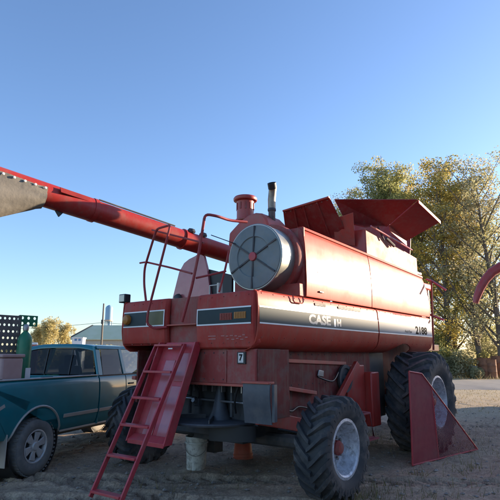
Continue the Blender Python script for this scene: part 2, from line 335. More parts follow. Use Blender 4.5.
def dirt_mat():
    m = bpy.data.materials.new('packed_dirt'); m.use_nodes = True; nt = m.node_tree; n = nt.nodes; L = nt.links; b = n['Principled BSDF']
    tc = n.new('ShaderNodeTexCoord')
    def noise(s, d): 
        t = n.new('ShaderNodeTexNoise'); t.inputs['Scale'].default_value = s; t.inputs['Detail'].default_value = d; t.inputs['Roughness'].default_value = .65
        L.new(tc.outputs['Object'], t.inputs['Vector']); return t
    n1 = noise(.5, 8); n2 = noise(7, 8); n3 = noise(38, 6); n4 = noise(.09, 6)
    cr = n.new('ShaderNodeValToRGB'); e = cr.color_ramp.elements
    e[0].position = .3; e[0].color = (.22, .157, .108, 1); e[1].position = .72; e[1].color = (.55, .415, .285, 1)
    e.new(.5).color = (.37, .272, .19, 1)
    md = n.new('ShaderNodeMix'); md.data_type = 'FLOAT'; md.inputs[0].default_value = .6; L.new(n1.outputs['Fac'], md.inputs[2]); L.new(n2.outputs['Fac'], md.inputs[3])
    L.new(md.outputs[0], cr.inputs[0])
    g = n.new('ShaderNodeMix'); g.data_type = 'RGBA'; g.blend_type = 'MULTIPLY'; g.inputs[0].default_value = .8
    c3 = n.new('ShaderNodeValToRGB'); c3.color_ramp.elements[0].position = .3; c3.color_ramp.elements[0].color = (.5, .5, .5, 1); c3.color_ramp.elements[1].position = .62
    c3.color_ramp.elements[1].color = (1.35, 1.35, 1.35, 1)
    L.new(n3.outputs['Fac'], c3.inputs[0]); L.new(cr.outputs[0], g.inputs[6]); L.new(c3.outputs[0], g.inputs[7])
    # farther out the bare yard turns to pale dry grass
    sx = n.new('ShaderNodeVectorMath'); sx.operation = 'LENGTH'; L.new(tc.outputs['Object'], sx.inputs[0])
    mr = n.new('ShaderNodeMapRange'); mr.inputs[1].default_value = 13; mr.inputs[2].default_value = 24; L.new(sx.outputs['Value'], mr.inputs[0])
    ad = n.new('ShaderNodeMath'); ad.operation = 'MULTIPLY_ADD'; ad.inputs[1].default_value = 1.2; ad.inputs[2].default_value = -.6; L.new(n1.outputs['Fac'], ad.inputs[0])
    a2 = n.new('ShaderNodeMath'); a2.operation = 'ADD'; a2.use_clamp = True; L.new(mr.outputs[0], a2.inputs[0]); L.new(ad.outputs[0], a2.inputs[1])
    f = n.new('ShaderNodeMix'); f.data_type = 'RGBA'; f.inputs[7].default_value = (.5, .4, .26, 1)
    L.new(a2.outputs[0], f.inputs[0]); L.new(g.outputs[2], f.inputs[6]); L.new(f.outputs[2], b.inputs['Base Color'])
    b.inputs['Roughness'].default_value = .95; b.inputs['Specular IOR Level'].default_value = .15
    bp = n.new('ShaderNodeBump'); bp.inputs['Strength'].default_value = .7; bp.inputs['Distance'].default_value = .02
    ah = n.new('ShaderNodeMath'); ah.operation = 'ADD'; L.new(n2.outputs['Fac'], ah.inputs[0]); L.new(n3.outputs['Fac'], ah.inputs[1])
    L.new(ah.outputs[0], bp.inputs['Height']); L.new(bp.outputs[0], b.inputs['Normal'])
    return m
M['dirt'] = dirt_mat(); me.materials.append(M['dirt'])
ground = bpy.data.objects.new('ground', me); col.objects.link(ground); ground['kind'] = 'structure'
M['road'] = mat('worn_gravel_road', (.17, .165, .16), (.25, .24, .23), rough=.9, scale=1.3, detail=8, bump=.3, bscale=30, dust=(.3, .25, .19), dustamt=.3, dscale=.5)
rd = MB(); 
gridr = [[(x, y+.35*math.sin(x*.9+y)+.25*math.sin(x*2.3+y*3), .02-(.03 if k_ in (0, 4) else 0)) for k_, y in enumerate((25.2, 25.6, 30.5, 35.3, 35.8))] for x in np.linspace(-120, 120, 500)]
tag(rd.sheet(gridr, (0, 0, -.05)).build('road', 'road'), kind='structure')

# ================================================================== COMBINE HARVESTER
rootw = wld(OFF.x, OFF.y)
combine = empty('combine_harvester', rootw, math.atan2(D2[1], D2[0]),
                'large faded red combine harvester with grey round screen and long unloading auger', 'combine')
def cb(): return MB(OFF)
def cpart(mb, name, m, bevel=0, parent=None, smooth=35): return mb.build(name, m, parent or combine, bevel, smooth)
WID = 2.53
def sideb(z):      # outward shape of the side skin
    pts = [(1.70, .20), (1.74, .10), (1.80, .035), (1.88, .005), (2.0, -.015), (2.2, -.012), (2.36, 0), (2.40, .012), (2.425, .05)]
    for (z0, b0), (z1, b1) in zip(pts, pts[1:]):
        if z <= z1: return b0+(b1-b0)*max(0, (z-z0)/(z1-z0))
    return pts[-1][1]
ZS = [1.70, 1.72, 1.74, 1.77, 1.80, 1.84, 1.88, 1.94, 2.0, 2.1, 2.2, 2.3, 2.36, 2.40, 2.415, 2.425]
FA = 4.54
def zbot(a):
    d = abs(a-FA); return 1.70 if d > .8 else max(1.70, .9+math.sqrt(max(0, .96**2-d*d)))
def side_panel(a0, a1, side):
    g = []
    for a in np.linspace(a0, a1, 26):
        zb = zbot(a); row = []
        for z in ZS:
            zz = zb+(z-1.70)*(2.425-zb)/(2.425-1.70); b = sideb(zz); row.append((a, b if side > 0 else WID-b, zz))
        g.append(row)
    o = cpart(cb().sheet(g, (0, .02*side, 0)), 'side_panel', 'red_panel', .004)
    return o
def side_strip(a0, a1, z0, z1, side, name, m, parent, proud):
    g = [[(a, (sideb(z)-proud) if side > 0 else WID-(sideb(z)-proud), z) for z in np.linspace(z0, z1, 5)] for a in np.linspace(a0, a1, 8)]
    return cpart(cb().sheet(g, (0, .0015*side, 0)), name, m, 0, parent)
TXT_R = Matrix(((1, 0, 0, 0), (0, 0, -1, 0), (0, 1, 0, 0), (0, 0, 0, 1)))      # text upright, facing -b
TXT_L = Matrix(((-1, 0, 0, 0), (0, 0, 1, 0), (0, 1, 0, 0), (0, 0, 0, 1)))
for side in (1, -1):
    p = side_panel(.03, 3.35, side)
    if side > 0: p['label'] = 'long rear side panel with dark stripe and white lettering'
    side_strip(.05, 3.35, 2.035, 2.215, side, 'stripe', 'stripe_dark', p, .003)
    side_strip(.05, 3.35, 2.215, 2.232, side, 'stripe_edge', 'white', p, .0035); side_strip(.05, 3.35, 2.018, 2.035, side, 'stripe_edge', 'white', p, .0035)
    q = side_panel(3.39, 6.02, side)
    side_strip(3.39, 6.0, 2.035, 2.215, side, 'stripe', 'stripe_silver', q, .003)
    side_strip(3.39, 6.0, 2.215, 2.232, side, 'stripe_edge', 'white', q, .0035); side_strip(3.39, 6.0, 2.018, 2.035, side, 'stripe_edge', 'white', q, .0035)
    T = TXT_R if side > 0 else TXT_L
    yy = (-.0185 if side > 0 else WID+.0185)
    text_mesh('lettering', 'CASE', .175, 'white', p, Matrix.Translation(Vector((1.44, yy, 2.125))-OFF) @ T, bold=.007, font_scale_x=1.45, conform=side)
    text_mesh('lettering', 'H', .13, 'white', p, Matrix.Translation(Vector((1.985, yy, 2.113))-OFF) @ T, bold=.010, font_scale_x=1.35, conform=side)
    side_strip(1.835, 1.885, 2.056, 2.17, side, 'lettering', 'white', p, .0045)
    text_mesh('lettering', '2188', .2, 'ink', q, Matrix.Translation(Vector((5.38, yy, 2.125))-OFF) @ T, bold=.008, font_scale_x=1.6, conform=side)
    text_mesh('lettering', 'Axial-Flow', .075, 'ink', q, Matrix.Translation(Vector((4.68, yy, 2.09))-OFF) @ T, shear=.3, font_scale_x=1.1, conform=side)
    s_ = (lambda b: b) if side > 0 else (lambda b: WID-b)
    for (a0, a1) in ((1.32, 1.62), (1.98, 2.72)):
        w_ = cb(); w_.box(a0, a1, s_(-.012) if side > 0 else s_(.02), s_(.02) if side > 0 else s_(-.012), 2.325, 2.362); cpart(w_, 'latch_rail', 'dark', .004, p)
    h = cb(); h.tube([(.76, s_(-.02), 2.41), (.76, s_(-.024), 2.345), (.79, s_(-.026), 2.325), (.97, s_(-.026), 2.325), (1.0, s_(-.024), 2.345), (1.0, s_(-.02), 2.41)], .010, 6); cpart(h, 'pull_handle', 'red_dirty', 0, p)
# rear hoods: the right one, and the left one beyond the ladder
def hood(b0, b1, zb, name_m, rnd):
    zs = [2.425, 2.41, 2.39, 2.3, 2.15, 2.0, 1.9, 1.82, 1.78, zb+.02, zb]
    def aoff(z): return -.005+.03*((z-2.1)/.35)**2 + (.05 if z >= 2.42 else .012 if z > 2.405 else 0) + (.02 if z <= zb+.001 else 0)
    bs = [b0, b0+.01, b0+.03, b0+.08] + list(np.linspace(b0+.2, b1-.2, 6)) + [b1-.08, b1-.03, b1-.01, b1]
    g = []
    for b in bs:
        d0 = min(b-b0, b1-b); ro = .05*max(0, 1-d0/.05)**2; row = []
        lift = rnd*max(0, 1-(b-b0)/rnd)**2 if rnd and b0 < .1 else 0
        for z in zs:
            zz = z+lift*max(0, (1.9-z)/.2) if z < 1.9 else z
            row.append((aoff(z)+ro, b, zz))
        g.append(row)
    return cpart(cb().sheet(g, (.035, 0, 0)), 'rear_hood', name_m, .004)
hr = hood(.02, 1.0, 1.73, 'red_hood', .09); hr['label'] = 'rear hood with dark stripe and two lenses'
hl = hood(1.56, 2.51, 1.8, 'red_hood', 0); hl['label'] = 'far rear hood with faded paint and amber lamp'
def rear_strip(b0, b1, z0, z1, name, m, parent, proud=.004):
    f = lambda z: -.005+.03*((z-2.1)/.35)**2-proud
    g = [[(f(z), b, z) for z in np.linspace(z0, z1, 5)] for b in (b0, b1)]
    return cpart(cb().sheet(g, (.0015, 0, 0)), name, m, 0, parent)
rear_strip(.07, .94, 2.035, 2.215, 'stripe', 'stripe_rear', hr)
for z in (2.018, 2.215): rear_strip(.07, .96, z, z+.017, 'stripe_edge', 'white', hr)
rear_strip(.945, .96, 2.035, 2.215, 'stripe_edge', 'white', hr)
rear_strip(.145, .33, 2.085, 2.165, 'amber_reflector', 'amber', hr, .008); rear_strip(.36, .56, 2.075, 2.16, 'red_reflector', 'redlens', hr, .008)
for k_ in range(7):
    rear_strip(.152+k_*.025, .162+k_*.025, 2.09, 2.16, 'lens_rib', 'amber', hr, .013)
for k_ in range(7):
    rear_strip(.368+k_*.027, .379+k_*.027, 2.08, 2.155, 'lens_rib', 'redlens', hr, .013)
rear_strip(1.6, 1.93, 2.06, 2.25, 'stripe', 'stripe_olive', hl); rear_strip(1.96, 2.44, 2.06, 2.25, 'stripe', 'stripe_rear', hl)
for z in (2.043, 2.25): rear_strip(1.58, 2.46, z, z+.017, 'stripe_edge', 'white', hl)
rear_strip(1.58, 1.597, 2.06, 2.25, 'stripe_edge', 'white', hl); rear_strip(1.935, 1.95, 2.06, 2.25, 'stripe_edge', 'white', hl)
al = cb(); al.lathe([(.075, 0), (.075, .03), (.06, .055), (.02, .065)], (-.005, 2.36, 2.155), (-1, 0, 0), 16); cpart(al, 'amber_lamp', 'amber', 0)
# worn letters low on the right hood
for i, (b, z, w_) in enumerate([(.70, 1.885, .13), (.70, 1.85, .12), (.52, 1.885, .06), (.45, 1.88, .04), (.38, 1.885, .05), (.31, 1.88, .04), (.25, 1.872, .05), (.19, 1.89, .04),
                                (.44, 1.845, .04), (.36, 1.84, .05), (.29, 1.85, .04), (.22, 1.838, .05), (.15, 1.86, .04)]):
    rear_strip(b-w_/2, b+w_/2, z-.006, z+.006, 'worn_mark', 'letter', hr, .003)
# inner body behind the hoods and side panels
m = cb(); m.prism([(.1, .95, 1.75), (.1, 1.61, 1.75), (.1, 1.61, 2.40), (.1, .95, 2.40)], (.03, 0, 0)); cpart(m, 'ladder_recess', 'red_dirty', .004)
m = cb(); m.box(.02, .1, 1.0, 1.56, 2.04, 2.06); cpart(m, 'recess_step', 'red_old', .004)
m = cb(); m.box(.12, .16, 1.28, 1.5, 2.1, 2.38); cpart(m, 'recess_door', 'red', .006)
m = cb(); m.box(.1, 6.0, .06, WID-.06, 2.395, 2.42); cpart(m, 'deck', 'red_dirty', .004)
m = cb(); m.box(.45, 6.0, .35, WID-.35, .95, 2.39); cpart(m, 'separator_body', 'red_recess', .01)
# lower rear skin, number plate sticker, opening, spreader
rz0, rz1 = 1.315, 1.73
m = cb(); m.box(.09, .12, .52, 1.86, rz0, rz1); lowr = cpart(m, 'lower_rear_panel', 'red_dirty', .006)
m = cb(); m.box(.07, .12, .06, .51, rz0, rz1-.005); cpart(m, 'lower_rear_panel', 'red_dirty', .008)
m = cb(); m.box(.06, .13, .02, 1.9, 1.285, 1.315); cpart(m, 'panel_lip', 'red_old', .004)
m = cb(); m.box(.06, .09, .505, .525, 1.33, 1.71); cpart(m, 'seam_strip', 'red_dirty', .003)
m = cb(); m.box(.052, .068, .2, .33, 1.55, 1.69); st = cpart(m, 'number_plate', 'black', .003)
m = cb(); m.box(.049, .051, .23, .31, 1.565, 1.68); cpart(m, 'plate_face', 'alloy', 0, st)
text_mesh('lettering', '7', .1, 'ink', st, Matrix.Translation(Vector((.0485, .27, 1.622))-OFF) @ Matrix(((0, 0, -1, 0), (-1, 0, 0, 0), (0, 1, 0, 0), (0, 0, 0, 1))), extrude=.001, bold=.004)
m = cb(); m.box(.42, .45, .3, 2.25, .8, 1.75); cpart(m, 'discharge_housing', 'dark', .004)
for b in (.05, 1.88):
    m = cb(); m.box(.1, .75, b, b+.025, .9, 1.72); cpart(m, 'chaff_side_sheet', 'red_recess', .004)
m = cb(); m.box(.12, .6, .08, 1.88, 1.70, 1.725); cpart(m, 'chaff_roof', 'dark')
m = cb(); m.tube([(.28, .12, 1.07), (.28, 1.86, 1.1)], .014, 8); m.tube([(.2, 1.2, 1.08), (.34, 1.2, 1.03)], .03, 8); cpart(m, 'spreader_shaft', 'steel')
m = cb(); m.box(.24, .32, 1.14, 1.22, 1.0, 1.1); cpart(m, 'gearbox', 'dark', .01)
sp = cb(); sp.lathe([(.02, -.012), (.60, -.02), (.61, 0), (.6, .012), (.12, .02), (.1, .03)], (.36, .95, .84), (0, 0, 1), 40); spd = cpart(sp, 'spreader_disc', 'flap', 0)
sp = cb(); sp.lathe([(.15, .0), (.1, .12), (.06, .3), (.04, .5), (.035, .56)], (.33, .84, .855), (0, 0, 1), 20); cpart(sp, 'spreader_cone', 'flap', 0, spd)
for k in range(4):
    an = k*math.pi/2+.6; c_, s2 = math.cos(an), math.sin(an); m = cb()
    m.prism([(.36+.12*c_, .95+.12*s2, .855), (.36+.58*c_, .95+.58*s2, .855), (.36+.58*c_, .95+.58*s2, .9), (.36+.12*c_, .95+.12*s2, .91)], (-s2*.012, c_*.012, 0)); cpart(m, 'spreader_bat', 'dark', 0, spd)
m = cb(); g = [[(.42+.4*math.cos(t)*-1, .95+.72*math.sin(t), z) for z in (.64, .82)] for t in np.linspace(-1.3, -.28, 10)]; m.sheet(g, (.012, 0, 0)); cpart(m, 'spreader_skirt', 'black', 0)
# rubber deflector flap on the right corner
m = cb(); g = [[(-.03+.10*max(0, (.02-b))**2+.02*math.sin(z*9), b, z) for z in np.linspace(.9, 1.35, 7)] for b in np.linspace(-.22, .16, 9)]; m.sheet(g, (.014, 0, 0)); fl = cpart(m, 'rubber_flap', 'flap', 0)
m = cb(); g = [[(-.01, b, z) for z in (.93, 1.33)] for b in (-.262, -.225)]; m.sheet(g, (.08, .02, 0)); cpart(m, 'flap_side', 'flap', 0)
m = cb(); m.box(-.06, .05, -.22, .17, 1.335, 1.36); cpart(m, 'flap_hanger', 'red_old', .004)
# lower right side: sieve box rails and panels
for side in (1, -1):
    S = (lambda b: b) if side > 0 else (lambda b: WID-b)
    def bx(m, a0, a1, b0, b1, z0, z1): m.box(a0, a1, min(S(b0), S(b1)), max(S(b0), S(b1)), z0, z1); return m
    m = cb(); m.prism([(.14, S(.24), 1.72), (3.5, S(.24), 1.72), (3.5, S(.24), .8), (1.5, S(.24), .6), (.6, S(.24), .9), (.14, S(.24), 1.0)], (0, .03*side, 0)); cpart(m, 'sieve_side', 'red_recess', .004)
    m = cb(); m.prism([(.12, S(.16), 1.36), (1.6, S(.16), 1.16), (1.6, S(.16), 1.11), (.12, S(.16), 1.31)], (0, .08*side, 0)); cpart(m, 'frame_rail', 'red_old', .006)
    m = cb(); m.prism([(.3, S(.19), 1.02), (1.5, S(.19), .78), (1.5, S(.19), .6), (.3, S(.19), .84)], (0, .06*side, 0)); cpart(m, 'lower_rail', 'red', .006)
    m = cb(); bx(m, .5, .98, .2, .25, 1.08, 1.22); cpart(m, 'access_cover', 'red_old', .006)
    m = cb(); m.prism([(1.85, S(.1), .85), (1.97, S(.1), .80), (2.85, S(.1), 1.5), (2.75, S(.1), 1.56)], (0, .06*side, 0)); cpart(m, 'brace', 'red', .006)
    m = cb(); bx(m, 3.2, 3.5, .08, .26, .52, 1.38); cpart(m, 'elevator_leg', 'red', .02)
    m = cb(); bx(m, 2.6, 3.2, .2, .3, .55, 1.5); cpart(m, 'drive_shield', 'red', .02)
    m = cb(); bx(m, 3.5, 4.2, .3, .4, .6, 1.7); cpart(m, 'transmission_shield', 'dark', .02)
    m = cb(); m.lathe([(.04, 0), (.2, 0), (.21, .02), (.21, .05), (.16, .05), (.15, .03), (.05, .03), (.04, .07)], (2.5, S(.22), 1.3), (0, -side, 0), 24); cpart(m, 'pulley', 'dark')
    m = cb(); m.prism([(1.72, S(.21), 1.36), (1.88, S(.21), 1.34), (1.9, S(.21), 1.43), (1.76, S(.21), 1.45)], (0, .02*side, 0)); cpart(m, 'inspection_cover', 'steel', .01)
    m = cb(); m.prism([(.55, S(.215), 1.62), (2.6, S(.215), 1.55), (2.6, S(.215), 1.5), (.55, S(.215), 1.57)], (0, .03*side, 0)); cpart(m, 'side_rail', 'red_old', .005)
    m = cb(); m.tube([(2.25, S(-.05), .78), (2.8, S(-.05), .78), (2.9, S(-.05), .42), (2.35, S(-.05), .42)], .016, 8); bx(m, 2.33, 2.92, -.13, .0, .40, .425); m.tube([(2.25, S(-.05), .78), (2.25, S(.22), .8)], .016, 8); m.tube([(2.8, S(-.05), .78), (2.8, S(.22), .8)], .016, 8); cpart(m, 'boarding_step', 'shield', 0)
m = cb(); m.box(.45, 6.0, .5, WID-.5, .62, .95); cpart(m, 'grain_pan', 'dark', .01)
m = cb(); m.tube([(.89, -.3, .585), (.89, WID+.3, .585)], .085, 10); m.prism([(.75, .8, .5), (.75, 1.73, .5), (.75, 1.5, .95), (.75, 1.03, .95)], (.28, 0, 0)); cpart(m, 'rear_axle', 'dark', .005)
m = cb(); m.tube([(FA, -.2, .88), (FA, WID+.2, .88)], .16, 12); m.box(FA-.3, FA+.3, .7, 1.83, .62, 1.1); cpart(m, 'front_axle', 'red_dirty', .01)
m = cb(); m.box(1.22, 1.42, 1.74, 1.96, .22, .8); cpart(m, 'hitch', 'dark', .01)

# hoses, chain run and wiring under the rear
for i_, pts_ in enumerate([[(.3, .3, 1.6), (.2, .42, 1.3), (.22, .5, 1.1), (.3, .55, .95)], [(.35, 1.3, 1.65), (.16, 1.25, 1.42), (.2, 1.1, 1.2), (.28, 1.18, 1.08)], [(.3, 1.7, 1.6), (.18, 1.62, 1.3), (.25, 1.45, 1.15), (.28, 1.22, 1.1)],
                            [(.6, .18, 1.1), (.9, .15, .95), (1.2, .2, .98), (1.6, .18, .9)], [(.7, .2, .75), (.85, .0, .7), (.88, -.15, .62)], [(1.7, .2, 1.35), (2.0, .14, 1.28), (2.3, .2, 1.4)]]):
    P4 = [Vector(q_) for q_ in pts_]; path_ = []
    for k_ in range(len(P4)-1):
        a_, b_, c_, d_ = P4[max(k_-1, 0)], P4[k_], P4[k_+1], P4[min(k_+2, len(P4)-1)]
        for t_ in np.linspace(0, 1, 6, endpoint=False): path_.append(.5*((2*b_)+(c_-a_)*t_+(2*a_-5*b_+4*c_-d_)*t_*t_+(3*b_-a_-3*c_+d_)*t_**3))
    path_.append(P4[-1]); m = cb(); m.tube(path_, .013, 7); cpart(m, 'hydraulic_hose', 'black', 0)
for b_ in (.62, 1.35):
    m = cb(); m.tube([(.3, b_, 1.7), (.3, b_, .9)], .022, 8); cpart(m, 'spreader_strut', 'dark')
m = cb(); m.box(.2, .24, .3, 1.7, 1.36, 1.42); cpart(m, 'chopper_bar', 'dark', .004)
for k_ in range(9):
    m = cb(); b_ = .36+k_*.16; m.prism([(.18, b_, 1.36), (.18, b_+.012, 1.36), (.18, b_+.012, 1.2), (.18, b_, 1.2)], (.07, 0, 0)); cpart(m, 'chopper_knife', 'steel')
def rivets(pts, nrm_, name, m_, parent=None, r=.009):
    m = cb()
    for q_ in pts: m.lathe([(r, 0), (r*.8, r*.5), (.001, r*.7)], q_, nrm_, 6)
    o = cpart(m, name, m_, 0, parent); o['kind'] = 'stuff'; return o
rivets([(a, sideb(z)-.001, z) for z in (2.385, 1.86) for a in np.arange(.12, 5.95, .24) if not 3.3 < a < 3.45], (0, -1, 0), 'panel_bolts', 'red_dirty')
rivets([(-.006+.03*((z-2.1)/.35)**2, b, z) for z in (2.37, 1.8) for b in list(np.arange(.12, .95, .2))+list(np.arange(1.66, 2.45, .2))], (-1, 0, 0), 'hood_bolts', 'red_dirty')
rivets([(.088, b, z) for z in (1.36, 1.68) for b in np.arange(.58, 1.85, .16)], (-1, 0, 0), 'panel_bolts', 'dark')
rivets([(a, .239, z) for z in (1.66, 1.26) for a in np.arange(.9, 3.4, .18)], (0, -1, 0), 'panel_bolts', 'dark')
# wheels with real lugs
def tyre_mesh(rad, wd, rimr, nl, lug):
    m = MB(); h = wd/2; cr_ = rad-lug
    prof = [(rimr, -h*.78), (rimr+.03, -h*.86), (rimr+(cr_-rimr)*.45, -h*1.0), (cr_-(cr_-rimr)*.18, -h*.98), (cr_-.02, -h*.86), (cr_, -h*.45), (cr_+.008, 0)]
    prof = prof + [(r, -x) for r, x in prof[-2::-1]] + [(rimr-.02, h*.7), (rimr-.02, -h*.7)]
    m.lathe(prof, (0, 0, 0), (0, 1, 0), 56, close=True, ref=(1, 0, 0))
    def pt(an, y, r): return (r*math.sin(an), y, r*math.cos(an))
    for sgn in (1, -1):
        for k in range(nl):
            a0 = 2*math.pi*(k+(.5 if sgn > 0 else 0))/nl; st_ = 6; sw = .82*wd/rad; th = lug*.62/rad*1.9
            vs = []; fs = []
            for i in range(st_+1):
                t = i/st_; y = sgn*(-.03*wd + t*(h*1.0+.03*wd)); an = a0 + sw*(t**1.15)*.62
                drop = (.0 if t < .75 else ((t-.75)/.25)**2*.055*rad/.6); th_ = th*(1+.5*t)
                rt = rad-drop*.9; rb = cr_-.03-drop*1.5
                for (q, r_) in ((-.62, rb), (-.36, rt), (.36, rt), (.62, rb)): vs.append(pt(an+q*th_, y, r_))
            for i in range(st_):
                for j in range(3): fs.append((i*4+j, i*4+j+1, i*4+j+5, i*4+j+4))
            fs += [(0, 1, 2, 3), (st_*4+3, st_*4+2, st_*4+1, st_*4)]
            # run the lug a little way down the sidewall
            y = sgn*h*1.0; an = a0+sw*.62; e0 = len(vs); th_ = th*1.4
            for (q, r_) in ((-.5, cr_-.11*rad), (-.3, cr_-.1*rad), (.3, cr_-.1*rad), (.5, cr_-.11*rad)): vs.append(pt(an+.03+q*th_, sgn*(h*1.0+.004), r_))
            for j in range(3): fs.append((st_*4+j, st_*4+j+1, e0+j+1, e0+j))
            m.add(vs, fs)
    return m
def wheel(name, rad, wd, rimr, nl, lug, a, b, side, rimmat, hubmat, holes, dish):
    e = bpy.data.objects.new(name, None); col.objects.link(e); e.parent = combine; e.location = Vector((a, b, rad-.015))-OFF
    if side < 0: e.rotation_euler = (0, 0, math.pi)
    # wheel is built with its outer face towards -y
    tyre_mesh(rad, wd, rimr, nl, lug).build('tyre', 'rubber', e, 0, 40)
    m = MB(); h = wd/2
    m.lathe([(rimr+.012, -h*.80), (rimr+.02, -h*.84), (rimr-.012, -h*.86), (rimr-.03, -h*.78), (rimr-.045, -h*.5), (rimr-.08, -h*dish), (rimr*.55, -h*(dish-.12)), (rimr*.42, -h*(dish+.14)), (rimr*.3, -h*(dish+.14)), (.03, -h*(dish+.14)),
             (.03, h*.5), (rimr*.5, h*.55), (rimr-.05, h*.6), (rimr-.03, h*.8), (rimr+.012, h*.8)], (0, 0, 0), (0, 1, 0), 48, close=True)
    rm = m.build('rim', rimmat, e, 0, 30)
    m = MB(); m.lathe([(.02, 0), (.085, 0), (.085, -.04), (.06, -.075), (.03, -.08)], (0, -h*(dish+.14), 0), (0, 1, 0), 20); m.build('hub', hubmat, e, 0)
    m = MB()
    for k in range(8):
        an = 2*math.pi*k/8; m.lathe([(.005, 0), (.022, 0), (.022, -.03), (.005, -.035)], (rimr*.36*math.cos(an), -h*(dish+.14), rimr*.36*math.sin(an)), (0, 1, 0), 6)
    m.build('wheel_nuts', 'steel', rm)
    if holes:
        for k in range(holes):
            an = 2*math.pi*(k+.5)/holes; m = MB(); P_ = lambda r, da: (r*math.cos(an+da), -h*(dish-.02)-.012, r*math.sin(an+da)); m.prism([P_(rimr*.5, -.2), P_(rimr*.84, -.14), P_(rimr*.84, .14), P_(rimr*.5, .2)], (0, .03, 0)); m.build('rim_lug', 'rim', rm, .008)
    return e
for side in (1, -1):
    b = -.47 if side > 0 else WID+.47
    wheel('rear_wheel', .595, .42, .32, 21, .05, .89, b, side, 'rim', 'red_dirty', 8, .02)
    b = -.24 if side > 0 else WID+.24
    wheel('front_wheel', .865, .72, .43, 22, .06, FA, b, side, 'rim', 'red', 8, .3)

# engine cowl
def engine_panel(a0, a1, side):
    g = []
    for a in np.linspace(a0, a1, 14):
        zt = 3.44-(a-1.2)*.028; row = []
        for t, b in [(0, .05), (.02, .045), (.25, .035), (.5, .04), (.75, .055), (.9, .075), (.955, .09), (.975, .105), (1.0, .16)]:
            z = 2.445+(zt-2.445)*t; row.append((a, b if side > 0 else WID-b, z))
        g.append(row)
    # round off the front top corner
    if a1 > 6:
        for i, row in enumerate(g):
            d = a1-row[0][0]
            if d < .25:
                dr = .25-math.sqrt(.25**2-(.25-d)**2); g[i] = [(p[0], p[1], p[2]-dr*(p[2]-2.445)/1.0 if p[2] > 3.0 else p[2]) for p in row]
    return cpart(cb().sheet(g, (0, .02*side, 0)), 'engine_side_panel', 'red_panel', .003)
for side in (1, -1):
    S = (lambda b: b) if side > 0 else (lambda b: WID-b)
    p2 = engine_panel(3.29, 6.15, side); p1 = engine_panel(1.2, 3.27, side) if side > 0 else None
    m = cb(); m.sheet([[(a, S(b), 3.44-(a-1.2)*.028+dz) for (b, dz) in ((.075, -.035), (.085, .006), (.17, .012))] for a in np.linspace(1.2 if side > 0 else 3.3, 5.95, 10)], (0, .012*side, -.005)); cpart(m, 'cowl_rim', 'red_panel', .003)
    if side < 0: continue
    m = cb(); m.box(1.52, 1.63, min(S(.02), S(.05)), max(S(.02), S(.05)), 2.53, 2.55); cpart(m, 'latch', 'black', .003, p1)
    m = cb(); m.box(1.5, 1.95, min(S(.032), S(.05)), max(S(.032), S(.05)), 2.815, 2.83); cpart(m, 'trim_slot', 'red_old', .003, p1)
m = cb(); m.box(1.23, 3.25, .15, 1.34, 3.36, 3.41); cpart(m, 'engine_roof', 'red', .006)
m = cb(); m.box(1.24, 3.25, 1.3, 1.33, 2.425, 3.355); cpart(m, 'engine_far_wall', 'red_dirty', .006)
m = cb(); m.box(3.27, 6.1, .15, WID-.15, 3.36, 3.41)
cpart(m, 'engine_roof', 'red', .006)
m = cb(); m.box(1.2, 1.23, .07, 1.34, 2.44, 3.44); rw = cpart(m, 'engine_rear_wall', 'red_dirty', .004)
m = cb(); m.box(6.05, 6.13, .2, WID-.2, 2.43, 3.3); cpart(m, 'engine_front_wall', 'red_dirty', .004)
# rotary screen
DC = (.75, .61, 3.0)  # face centre
DR = .465
scr = cb(); scr.lathe([(DR, 0), (DR+.012, .01), (DR+.012, .05), (DR, .06), (DR, .46)], DC, (1, 0, 0), 56); sc_ = cpart(scr, 'rotary_screen_drum', 'galv', 0)
m = cb(); m.lathe([(DR-.012, -.004), (DR-.02, -.012), (DR*.62, -.03), (DR*.6, -.012), (DR*.2, -.02), (.02, -.02), (.02, .0), (DR-.012, .0)], DC, (1, 0, 0), 56); fc = cpart(m, 'screen_face', 'screen', 0, sc_, 30)
for k in range(6):
    an = math.pi/2+k*math.pi/3+.06; c_, s2 = math.cos(an), math.sin(an); a0 = DC[0]-.034; m = cb(); hw = .011
    P_ = lambda r, q: (a0, DC[1]+r*c_-q*s2, DC[2]+r*s2+q*c_)
    m.prism([P_(.07, -hw), P_(DR-.025, -hw), P_(DR-.025, hw), P_(.07, hw)], (.02, 0, 0)); cpart(m, 'spoke', 'dark', 0, fc)
m = cb(); m.lathe([(.02, -.055), (.06, -.05), (.065, -.03), (.065, 0)], DC, (1, 0, 0), 18); cpart(m, 'hub_cap', 'ladder_red', 0, sc_)
m = cb(); m.lathe([(DR+.06, 0), (DR+.07, .02), (DR+.07, .12), (DR+.0, .12), (DR+.0, 0)], (1.08, DC[1], DC[2]), (1, 0, 0), 48, close=True); cpart(m, 'drum_shroud', 'red_dirty', 0)
m = cb(); m.box(1.06, 1.2, .07, .95, 2.44, 2.62); cpart(m, 'drum_base', 'red_dirty', .01)
m = cb(); m.tube([(.2, .93, 2.44), (.2, .93, 2.56), (.2, .78, 2.56), (.2, .78, 2.44)], .012, 6); m.box(.16, .24, .74, .77, 2.44, 2.58); cpart(m, 'tail_lamp_guard', 'steel')
